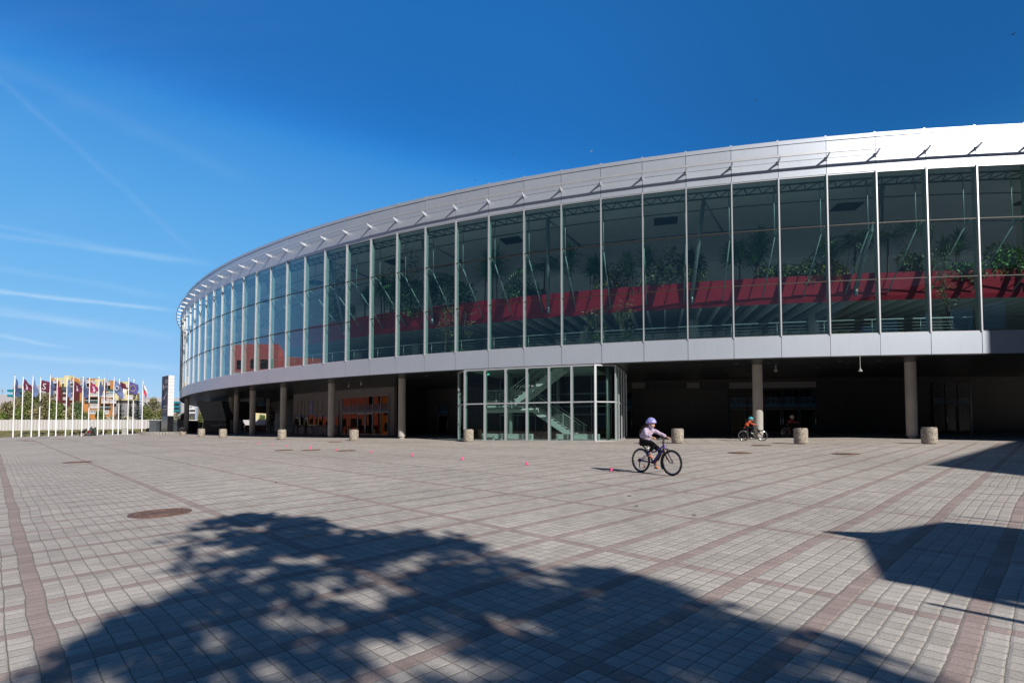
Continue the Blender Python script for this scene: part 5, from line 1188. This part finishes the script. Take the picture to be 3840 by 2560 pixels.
tree(655, 1540, 96, 40, 'leaf_blossom', 'white blossoming tree right of the advertising pillar')
tree(680, 1545, 98, 34, 'leaf_blossom', 'white blossoming tree beside the far left column')
tree(718, 1562, 142, 40, 'leaf_a', 'hedge like tree seen under the arena rim')
tree(752, 1540, 136, 26, 'leaf_a', 'thin green tree seen left of the beer stand')
tree(920, 1545, 150, 26, 'leaf_a', 'dark tree seen between columns before the orange house', grp='trees seen through the colonnade'); tree(985, 1552, 150, 30, 'leaf_b', 'fresh green tree seen between columns at the right', grp='trees seen through the colonnade')
def fbox(T, nm, mt, u0, v0, u1, v1, y, d=3., off=0):
    d = min(d, 1.6); a, b = P(u0, v0, y), P(u1, v1, y); o = Vector(T.location); m = MB(); z0, z1 = min(a.z, b.z), max(a.z, b.z)
    m.box(((a.x+b.x)/2-o.x, y+d/2-o.y, (z0+z1)/2-o.z), (abs(b.x-a.x), d, z1-z0)); return m.build(nm, mt, T)
def fwin(T, u0, v0, u1, v1, y, n=4, name='window', rail=True):
    a, b = P(u0, v0, y), P(u1, v1, y); o = Vector(T.location); w = b.x-a.x; h = a.z-b.z; c = ((a.x+b.x)/2-o.x, y-.04-o.y, (a.z+b.z)/2-o.z)
    m = MB(); m.box(c, (w, .1, h)); W = m.build(name, 'bdark', T); m = MB()
    for i in range(n): m.box((c[0]-w/2+w*(i+.5)/n, c[1]-.06, c[2]), (w/n*.52, .04, h*.86))
    m.build('pane', 'bwin', W); m = MB()
    for i in range(n+1): m.box((c[0]-w/2+w*i/n, c[1]-.09, c[2]), (.12, .06, h))
    if rail: m.box((c[0], c[1]-.16, c[2]-h*.26), (w, .05, .08)); m.box((c[0], c[1]-.14, c[2]-h*.36), (w, .03, h*.24))
    m.build('frame', 'white', W); return W
def bldg(name, u, y, lab): p = P(u, 1600, y); return empty(name, (p.x, y, gz(p.x, y)), 0, lab, 'building')
Y = 150
T = bldg('apartment_block', 160, Y+10, 'pale grey apartment block with teal balconies at the far left'); fbox(T, 'wall', 'bwhite', 47, 1444, 190, 1602, Y+10, 8); fbox(T, 'upper_storey', 'bwhite', 92, 1446, 210, 1500, Y+9, 8)
for v in (1460, 1479): fbox(T, 'balcony', 'teal', 27, v, 71, v+8.5, Y+4, 3)
fbox(T, 'recess', 'bdark', 50, 1455, 68, 1510, Y+8, 1); fwin(T, 56, 1452, 66, 1464, Y+7, 2, rail=False); fwin(T, 95, 1452, 108, 1458, Y+8, 2, rail=False)
T = bldg('low_house', 20, Y+30, 'low pale building at the left edge with a rooftop mast'); fbox(T, 'wall', 'bwhite', -60, 1479, 48, 1604, Y+30, 8); m = MB(); a = P(8, 1479, Y+30)-Vector(T.location); m.tube([a, a+Vector((0, 0, 2.2))], .06, 5); m.box(a+Vector((0, 0, 1.2)), (.5, .1, .7)); m.build('roof_mast', 'bshade', T)
T = bldg('dark_red_building', 237, Y, 'dark red cube shaped building beside the orange apartments'); fbox(T, 'wall', 'bred', 173, 1450.5, 301, 1604, Y, 9)
for u0, v0, u1, v1 in ((183, 1465, 194, 1477), (204.5, 1465, 216, 1477), (239, 1465, 248, 1477), (265, 1465, 271, 1477), (204.5, 1488, 216, 1500), (239, 1488, 248, 1500), (265, 1488, 271, 1500), (239, 1512, 248, 1522), (239, 1538, 248, 1548)): fwin(T, u0, v0, u1, v1, Y, 2, rail=False)
fbox(T, 'roof_plant', 'grey_box', 233, 1451, 271, 1463, Y-.8, .8)
T = bldg('orange_apartments', 350, Y, 'large orange and cream apartment block with painted upper storeys')
fbox(T, 'cream_wall', 'bcream', 193, 1416, 300, 1450, Y+3, 8); fbox(T, 'cream_tower', 'bcream', 240.5, 1407.5, 261, 1450, Y+2, 8)
for k, (u0, u1, c) in enumerate(((300, 325, 'blblue'), (325, 355, 'borange'), (355, 388, 'bcream'), (388, 410, 'blblue'), (410, 427, 'borange'), (427, 455, 'blblue'), (455, 482, 'bcream'))):
    v = 1416+(u0-300)/182*18; fbox(T, 'painted_wall', c, u0, v, u1, 1500, Y+3, 8)
def blob(T, pts, mt, y, nm='mural'):
    o = Vector(T.location); m = MB(); m.add([P(u, v, y)-o for u, v in pts], [tuple(range(len(pts)))]); return m.build(nm, mt, T)
blob(T, [(193, 1416), (202, 1416), (204, 1422), (200, 1434), (195, 1440), (193, 1440)], 'borange', Y+2.9); blob(T, [(201, 1450), (203, 1442), (210, 1436), (220, 1435), (228, 1442), (232, 1450)], 'borange', Y+2.9)
blob(T, [(264, 1418), (275, 1416), (288, 1417), (296, 1423), (298, 1430), (301, 1433), (309, 1430), (311, 1432), (306, 1436), (300, 1436), (302, 1440), (297, 1440), (292, 1434), (284, 1435), (274, 1430)], 'borange', Y+1.9)
blob(T, [(262, 1440), (274, 1439), (288, 1441), (300, 1448), (300, 1451), (262, 1451)], 'blblue', Y+2.8); blob(T, [(340, 1428), (357, 1424), (363, 1431), (357, 1440), (342, 1442)], 'bcream', Y+2.9); blob(T, [(306, 1440), (318, 1437), (330, 1445), (325, 1450), (306, 1450)], 'blblue', Y+2.9)
for u0, v0, u1, v1 in ((202, 1422, 212, 1437), (234, 1422, 240, 1438), (260.5, 1422, 272, 1437), (327.5, 1423, 334, 1437), (348.5, 1425, 357, 1440), (375, 1428, 384, 1446), (394, 1430, 401, 1444), (405.5, 1431, 413, 1445), (464, 1438, 470, 1452), (476, 1440, 481, 1453)): fwin(T, u0, v0, u1, v1, Y+2, 2)
fbox(T, 'orange_wall', 'borange', 300, 1459, 376, 1604, Y-1, 12); fbox(T, 'orange_wall', 'borange', 376, 1490, 414, 1604, Y-1, 12); fbox(T, 'orange_wall', 'borange', 414, 1556, 430, 1604, Y-.5, 12)
fbox(T, 'cream_wing', 'bcream', 376, 1465, 406, 1489.8, Y-.4, 12); fbox(T, 'pale_wing', 'blblue', 406, 1462, 430, 1497, Y-.2, 12); fbox(T, 'cream_wing', 'bcream', 430, 1470, 508.5, 1500, Y-1, 12); fbox(T, 'lower_wing', 'bshade', 414, 1500, 505, 1604, Y, 10)
fbox(T, 'attic_wall', 'bcream', 300.5, 1452, 320, 1459, Y, 6); fbox(T, 'attic_wall', 'borange', 430, 1455, 456, 1470, Y, 6); fbox(T, 'attic_wall', 'bcream', 456, 1458, 476, 1470, Y, 6)
for u0, v0, u1, v1, n in ((342, 1468, 367, 1486, 6), (376.5, 1472, 390, 1488, 3), (393, 1472, 402, 1488, 2), (406.5, 1475, 424, 1490, 5), (449, 1478, 470, 1494, 6), (483, 1481, 500, 1497, 6), (383.5, 1493, 408, 1511, 6), (415, 1496, 436, 1512, 5), (341, 1512.5, 366, 1530, 6), (386, 1537, 407, 1553, 5), (336, 1536, 364, 1552, 5)): fwin(T, u0, v0, u1, v1, Y-1, n)
for u0, v0, u1, v1 in ((317, 1489, 371, 1509), (375.5, 1514, 414, 1533)):
    b = fbox(T, 'loggia', 'black', u0, v0, u1, v1, Y-1.05, .1); fbox(T, 'balcony_railing', 'rail_glass', u0, v0+(v1-v0)*.55, u1, v1-1, Y-1.5, .1); fbox(T, 'balcony_handrail', 'white', u0, v0+(v1-v0)*.5, u1, v0+(v1-v0)*.5+1.2, Y-1.55, .1)
fbox(T, 'terrace_railing', 'bwin', 301, 1453, 376, 1459, Y-1.6, .1); fbox(T, 'terrace_handrail', 'white', 301, 1451.5, 376, 1452.6, Y-1.65, .1); fbox(T, 'terrace_railing', 'rail_glass', 395, 1458, 440, 1467, Y-1.6, .1); fbox(T, 'terrace_railing', 'rail_glass', 476, 1464, 506, 1473, Y-1.6, .1)
for u, v0, v1 in ((401.5, 1392, 1424), (369, 1412, 1421), (276, 1408, 1415)): a, b = P(u, v1, Y+5)-Vector(T.location), P(u, v0, Y+5)-Vector(T.location); m = MB(); m.tube([a, b], .05, 4); m.build('aerial', 'bshade', T)
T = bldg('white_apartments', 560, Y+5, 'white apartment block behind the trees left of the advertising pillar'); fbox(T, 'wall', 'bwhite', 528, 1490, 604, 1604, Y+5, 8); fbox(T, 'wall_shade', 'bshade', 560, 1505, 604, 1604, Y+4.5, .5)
for u0, v0, u1, v1 in ((541, 1498, 549, 1505), (556, 1498, 561, 1505), (568, 1498, 572, 1505), (538, 1512, 542, 1519), (545, 1540, 560, 1548)): fwin(T, u0, v0, u1, v1, Y+4, 2, rail=False)
T = bldg('balcony_apartments', 660, Y, 'white apartment block with dark teal balconies right of the advertising pillar'); fbox(T, 'wall', 'bwhite', 645, 1492, 669, 1604, Y, 8); fbox(T, 'wall', 'bwhite', 666, 1503, 740, 1604, Y+3, 8)
for v in (1505, 1521, 1535): fbox(T, 'balcony', 'teal', 648, v, 668, v+7, Y-1.2, 1.2); fwin(T, 655, v-5, 664, v+3, Y, 2, rail=False)
for u0, v0, u1, v1 in ((682, 1510, 687, 1517), (708, 1509, 716, 1516), (682, 1524, 690, 1545), (712, 1523, 722, 1530), (714, 1536, 726, 1543)): fwin(T, u0, v0, u1, v1, Y+3, 2, rail=False)
for v in (1530, 1544): fbox(T, 'balcony', 'white', 707, v, 740, v+5, Y+1.5, 1.4)
T = bldg('timber_scaffold_block', 748, 140, 'yellowish timber clad block seen left of the beer stand'); fbox(T, 'wall', 'wood', 735, 1528, 762, 1600, 140, 6); fbox(T, 'pale_edge', 'blblue', 732, 1526, 736, 1600, 139.5, 2)
T = bldg('orange_house', 905, 190, 'orange house glimpsed between the columns'); fbox(T, 'wall', 'borange', 846, 1520, 929, 1600, 190, 6); fwin(T, 906, 1541, 917, 1553, 189.5, 3, rail=False)
T = bldg('cream_house', 975, 190, 'cream house with a dark window glimpsed between the columns'); fbox(T, 'wall', 'bcream', 929, 1528, 1060, 1600, 191, 6); fwin(T, 973, 1554, 985, 1568, 190.5, 2, rail=False)
# ================================================================== OUTSIDE THE FRAME: what throws the shadows and stands in the reflections
# broad tree behind the camera
rg = random.Random(11)
from mathutils import noise as mnoise
outline = [(-160, 2700), (90, 2560), (240, 2440), (400, 2360), (590, 2250), (560, 2190), (640, 2110), (690, 2040), (660, 2020), (740, 1975), (900, 1935), (1010, 1930), (1120, 1945), (1250, 1965), (1360, 2000), (1480, 2005), (1640, 1975), (1740, 2040), (1830, 2075), (1960, 2100), (2150, 2120), (2330, 2160), (2480, 2210), (2640, 2245), (2850, 2320), (3080, 2370), (3160, 2420), (3400, 2500), (3560, 2560), (3800, 2700)]
poly = [G(u, v) for u, v in outline]+[Vector((6, .2, 0)), Vector((1, -4, 0)), Vector((-5, -1, 0))]
def inside(x, y, pl):
    c = False; j = len(pl)-1
    for i in range(len(pl)):
        if (pl[i].y > y) != (pl[j].y > y) and x < (pl[j].x-pl[i].x)*(y-pl[i].y)/(pl[j].y-pl[i].y)+pl[i].x: c = not c
        j = i
    return c
SH = Vector((sin(SUNAZ), cos(SUNAZ), 0))/tan(SUNEL)
f = MB(); mid = Vector((.2, 2.2, 0)); top = lift(mid, 8.2); tb = top+Vector((1.2, -1.6, 0)); tb.z = gz(tb.x, tb.y)
gaps = [(G(1330, 2180), .36), (G(1480, 2420), .30), (G(800, 2330), .20), (G(1100, 2310), .18), (G(1750, 2320), .16), (G(860, 2060), .16), (G(1180, 2120), .15), (G(1010, 2470), .16), (G(1900, 2480), .14), (G(640, 2480), .12)]
cnt = 0; m = MB(); twigs = []
while cnt < 1700:
    x, y = rg.uniform(-5, 7), rg.uniform(-4, 8.6)
    if not inside(x, y, poly): continue
    if any(hypot(x-g.x, y-g.y) < r*(1+.3*(g.y/4)) for g, r in gaps) and rg.random() < .93: continue
    hh = 8.2+rg.uniform(-1.9, 1.9); c = Vector((x, y, gz(x, y)))+SH*hh+Vector((0, 0, hh)); cnt += 1; twigs.append(c)
    if mnoise.noise(Vector((x*1.25, y*1.25, 3.3)))+.5*mnoise.noise(Vector((x*3.1, y*3.1, 8))) > .27: continue
    f.leaves(c, (.26, .26, .26), 19, .21, 0, 0, rg, .62)
T = empty('plane_tree', tb, 0, 'broad leafy tree standing behind the camera that shades the foreground', 'tree')
m.tube([(0, 0, 0), (.1, .2, 2.5), (-.3, .6, 4.6)], [.28, .22, .18], 10)
for k in range(60):
    c = twigs[k*15]-Vector(tb); a = Vector((-.3, .6, 4.6)); md = (a+c)/2+Vector((0, 0, -.3)); m.tube([a, md, c], [.07, .04, .012], 6)
m.build('trunk', 'bark', T); f.v = [(v[0]-tb.x, v[1]-tb.y, v[2]-tb.z) for v in f.v]; f.build('crown', 'leaf_a', T)
# flat roofed neighbour on the right, unseen canopy and rods added for their shadows
def slab(T, pts, h, th, nm, mt):
    q = [lift(p, h)-Vector(T.location) for p in pts]; m = MB(); m.prism([(a.x, a.y, a.z) for a in q], -th, 0); return m.build(nm, mt, T)
T = empty('neighbouring_building', (36, -8, gz(36, -8)), 0, 'flat roofed brown building to the right of the camera, seen only as shadow and reflection', 'building'); o = Vector(T.location)
h = 14.0; K = [lift(G(3420, 1739), h), lift(G(3650, 1666), h)]; a, b = K
b = b+(b-a).normalized()*5
m = MB(); m.prism([(a.x-o.x, a.y-o.y), (b.x-o.x, b.y-o.y), (b.x+2-o.x, b.y-7-o.y), (60-o.x, -14-o.y), (60-o.x, -34-o.y), (a.x-o.x+.4, -34-o.y)], -1, h); m.build('wall', 'brown_wall', T)
hp = Vector((*ring(-.1, R, 0)[:2], 0)); t_ = 22.5; q = hp+SH*tan(SUNEL)*t_; hz = 7.6+t_*tan(SUNEL)
m = MB(); m.prism([(q.x-o.x, q.y-o.y), (q.x+14-o.x, q.y+3-o.y), (q.x+20-o.x, q.y-11-o.y), (q.x+8.6-o.x, q.y-11-o.y)], 0, hz); m.build('shadow_tower', 'brown_wall', T)  # unseen block added so its edge throws the upright shadow on the fascia
for i in range(5):
    for j in range(3): m = MB(); c = a+(b-a)*(i+.5)/5; d = (b-a).normalized(); m.box((c.x-o.x-d.y*.04, c.y-o.y+d.x*.04, 2.4+j*3.9), (1.5, .1, 2.1), atan2(d.y, d.x)); W = m.build('window', 'int_glass_glow', T)
can = [G(3067, 1989), G(3225, 2020), G(3295, 2170), G(3700, 2235), G(4100, 2300), G(4100, 2010), G(3700, 1968), G(3530, 1955), G(3280, 1994)]
C = empty('shadow_canopy', (14, -8, gz(14, -8)), 0, 'unseen flat canopy on posts behind the camera, shaped to cast the angular shadow at right', 'canopy'); slab(C, can, 5.2, .10, 'roof', 'grey_box')  # added canopy, outline projected back from the shadow it casts
m = MB()
for p_ in (can[2], can[5]): q = lift(p_, 5.1)-Vector(C.location); m.tube([(q.x+.3, q.y-.3, 0), (q.x+.3, q.y-.3, q.z)], .07, 8)
m.build('post', 'steel', C)
Rr = empty('shadow_mast', (20, -8, gz(20, -8)), 0, 'unseen mast with thin arms, added to cast the thin line shadows at right', 'mast'); m = MB(); o = Vector(Rr.location)  # added rods and pole, placed only for their thin shadows
for (u0, v0, u1, v1, r_) in ((3488, 2262, 4000, 2365, .045), (3575, 1933, 4000, 1975, .03), (3645, 1848, 4000, 1866, .022), (3712, 1896, 4000, 1912, .02), (3700, 1790, 4000, 1800, .02)):
    m.tube([lift(G(u0, v0), 3)-o, lift(G(u1, v1), 3)-o], [r_*.6, r_], 7)
m.tube([(0, 0, 0), (0, 0, 4)], .1, 8); m.build('arms', 'steel', Rr)
# office building far to the left, mirrored in the glass
T = empty('salmon_office', (-118, 42, gz(-118, 42)), 0, 'salmon coloured office block left of the picture, seen mirrored in the arena glass', 'building')
for x0, y0_, y1, z1, mt in ((0, 10, 38, 23.5, 'salmon'), (-1, -12, 10, 20.5, 'salmon'), (-2, -36, -12, 17, 'salmon')):
    m = MB(); m.prism([(x0, y0_), (x0, y1), (x0-14, y1), (x0-14, y0_)], -2, z1); m.build('wall', mt, T)
    m = MB(); m.prism([(x0+.06, y0_+.2), (x0+.06, y1-.2), (x0, y1-.2), (x0, y0_+.2)], z1-9, z1-7); m.build('cornice', 'white', T)
    for k in range(int((y1-y0_)/4)):
        for z in (4, z1-5): m = MB(); m.box((x0+.1, y0_+2+k*4, z), (.1, 1.6, 2.2)); m.build('window', 'bdark', T)
T = empty('terracotta_house', (-100, 22, gz(-100, 22)), 0, 'terracotta house left of the picture, mirrored in entrance 1', 'building'); m = MB(); m.prism([(0, -14), (0, 12), (-12, 12), (-12, -14)], -2, 11); m.build('wall', 'terra', T)
m = MB(); m.v = [(.3, -14.3, 11), (.3, 12.3, 11), (-12.3, 12.3, 11), (-12.3, -14.3, 11), (-6, -10, 15), (-6, 8, 15)]; m.f = [(0, 1, 5, 4), (2, 3, 4, 5), (1, 2, 5), (3, 0, 4), (3, 2, 1, 0)]; m.m = [0]*5; m.build('roof', 'bred', T)
for k in range(6):
    for z in (3, 7): m = MB(); m.box((.1, -12+k*4.2, z), (.1, 1.4, 2)); m.build('window', 'bdark', T)
# ================================================================== CAMERA AND LIGHT
cam = bpy.data.cameras.new('camera'); co = bpy.data.objects.new('camera', cam); col.objects.link(co)
co.location = (0, 0, HC); co.rotation_euler = (pi/2+TILT, 0, 0); cam.sensor_width = 36; cam.lens = F/3840*36
cam.shift_y = (V0-1280)/3840; cam.clip_start = .05; cam.clip_end = 6000; S.camera = co
w = bpy.data.worlds.new('World'); S.world = w; w.use_nodes = True
N = w.node_tree.nodes; Lk = w.node_tree.links; bg = N['Background']
sky = N.new('ShaderNodeTexSky'); sky.sky_type = 'NISHITA'; sky.sun_disc = False; sky.sun_elevation = SUNEL; sky.sun_rotation = SUNAZ
sky.altitude = 300; sky.air_density = 1.0; sky.dust_density = .5; sky.ozone_density = 6.0
def wm(op, a, b=None, c=None):
    n = N.new('ShaderNodeMath'); n.operation = op
    for k, q in enumerate((a, b, c)):
        if q is None: continue
        if isinstance(q, (int, float)): n.inputs[k].default_value = q
        else: Lk.new(q, n.inputs[k])
    return n.outputs[0]
tc = N.new('ShaderNodeTexCoord'); sp = N.new('ShaderNodeSeparateXYZ'); Lk.new(tc.outputs['Generated'], sp.inputs[0])
yy = wm('MAXIMUM', sp.outputs[1], .05); a = wm('DIVIDE', sp.outputs[0], yy); b = wm('DIVIDE', sp.outputs[2], yy)
cv = N.new('ShaderNodeCombineXYZ'); Lk.new(a, cv.inputs[0]); Lk.new(wm('MULTIPLY', b, 4), cv.inputs[1])
nz = N.new('ShaderNodeTexNoise'); nz.inputs['Scale'].default_value = 5; nz.inputs['Detail'].default_value = 4; Lk.new(cv.outputs[0], nz.inputs['Vector'])
wob = wm('MULTIPLY', wm('SUBTRACT', nz.outputs[0], .5), .02)
tot = None
front = wm('GREATER_THAN', sp.outputs[1], .05)
for (u0, v0, u1, v1, wd, st) in ((0, 1093, 660, 1168, 6, .34), (0, 1258, 270, 1302, 5, .22), (0, 1328, 690, 1385, 8, .20), (0, 855, 700, 990, 9, .08), (130, 450, 760, 985, 13, .045), (60, 290, 960, 700, 26, .03), (0, 1180, 370, 1222, 7, .15), (0, 1010, 660, 1120, 9, .07), (480, 950, 800, 990, 8, .12), (300, 1210, 680, 1270, 12, .14)):
    A_ = [(u0-1920)/F, (V0-v0)/F]; B_ = [(u1-1920)/F, (V0-v1)/F]
    for q in (A_, B_): q[1] = (q[1]*CT+ST)/(CT-q[1]*ST)
    m = (B_[1]-A_[1])/(B_[0]-A_[0]); k = A_[1]-m*A_[0]; wd = wd/F*1.3
    d = wm('DIVIDE', wm('ABSOLUTE', wm('SUBTRACT', wm('ADD', b, wob), wm('ADD', wm('MULTIPLY', a, m), k))), wd)
    s = wm('POWER', 2.718, wm('MULTIPLY', wm('MULTIPLY', d, d), -1))
    e1 = N.new('ShaderNodeMapRange'); e1.interpolation_type = 'SMOOTHSTEP'; Lk.new(a, e1.inputs[0]); e1.inputs[1].default_value = B_[0]-.08; e1.inputs[2].default_value = B_[0]+.02; e1.inputs[3].default_value = 1; e1.inputs[4].default_value = 0
    s = wm('MULTIPLY', wm('MULTIPLY', s, e1.outputs[0]), st)
    tot = s if tot is None else wm('ADD', tot, s)
nv = wm('MULTIPLY', wm('ADD', nz.outputs[0], .35), 1.1)
cir = N.new('ShaderNodeMapRange'); Lk.new(a, cir.inputs[0]); cir.inputs[1].default_value = -.2; cir.inputs[2].default_value = -1.1; cir.inputs[3].default_value = 0; cir.inputs[4].default_value = .05
tot = wm('MULTIPLY', wm('ADD', wm('MULTIPLY', tot, nv), wm('MULTIPLY', cir.outputs[0], nz.outputs[0])), front)
mx = N.new('ShaderNodeMix'); mx.data_type = 'RGBA'; Lk.new(tot, mx.inputs[0]); mx.inputs[7].default_value = (9, 9.6, 10.5, 1)
sc_ = N.new('ShaderNodeVectorMath'); sc_.operation = 'SCALE'; sc_.inputs['Scale'].default_value = .1; Lk.new(sky.outputs[0], sc_.inputs[0])
sx = N.new('ShaderNodeSeparateColor'); Lk.new(sc_.outputs[0], sx.inputs[0]); cc = N.new('ShaderNodeCombineColor')
for k, pts in enumerate((((0, 0), (.055, .016), (.078, .020), (.095, .055), (.152, .125), (.45, .36), (1, .75)),
                         ((0, 0), (.115, .148), (.138, .158), (.157, .182), (.185, .28), (.30, .42), (.70, .62), (1, .85)),
                         ((0, 0), (.247, .46), (.285, .49), (.329, .56), (.375, .70), (.571, .83), (.854, .905), (1, .95)))):
    fc = N.new('ShaderNodeFloatCurve'); c = fc.mapping.curves[0]
    c.points[0].location = pts[0]; c.points[1].location = pts[-1]
    for q in pts[1:-1]: c.points.new(*q)
    for q in c.points: q.handle_type = 'AUTO_CLAMPED'
    fc.mapping.update(); Lk.new(sx.outputs[k], fc.inputs['Value']); Lk.new(fc.outputs[0], cc.inputs[k])
def ms(x, a0, a1, b0, b1):
    n = N.new('ShaderNodeMapRange'); n.interpolation_type = 'SMOOTHSTEP'; Lk.new(x, n.inputs[0])
    for k, q in enumerate((a0, a1, b0, b1)): n.inputs[k+1].default_value = q
    return n.outputs[0]
dk = wm('MULTIPLY', ms(sp.outputs[2], .68, .85, 1, .05), ms(sp.outputs[1], .10, -.30, 1, .13)); dk = wm('MULTIPLY', dk, ms(sp.outputs[0], .0, .62, 1, .72))
s2 = N.new('ShaderNodeVectorMath'); s2.operation = 'SCALE'; Lk.new(wm('MULTIPLY', dk, 10), s2.inputs['Scale']); Lk.new(cc.outputs[0], s2.inputs[0])
Lk.new(s2.outputs[0], mx.inputs[6]); mx.inputs[7].default_value = (6.6, 8.4, 10, 1); Lk.new(mx.outputs[2], bg.inputs[0]); bg.inputs[1].default_value = .1
sun = bpy.data.lights.new('sun', 'SUN'); sun.energy = 5.0; sun.angle = radians(.53); sun.color = (1, .95, .88)
so_ = bpy.data.objects.new('sun', sun); col.objects.link(so_); so_.rotation_euler = SD.to_track_quat('Z', 'Y').to_euler(); so_.location = (20, -30, 40)
S.view_settings.view_transform = 'Standard'; S.view_settings.look = 'None'; S.view_settings.exposure = 0; S.view_settings.gamma = 1
S.render.engine = 'CYCLES'; S.cycles.max_bounces = 8; S.cycles.diffuse_bounces = 4; S.cycles.glossy_bounces = 4; S.cycles.transmission_bounces = 6; S.cycles.transparent_max_bounces = 16
S.cycles.caustics_reflective = False; S.cycles.caustics_refractive = False
try: S.cycles.use_denoising = True
except Exception: pass
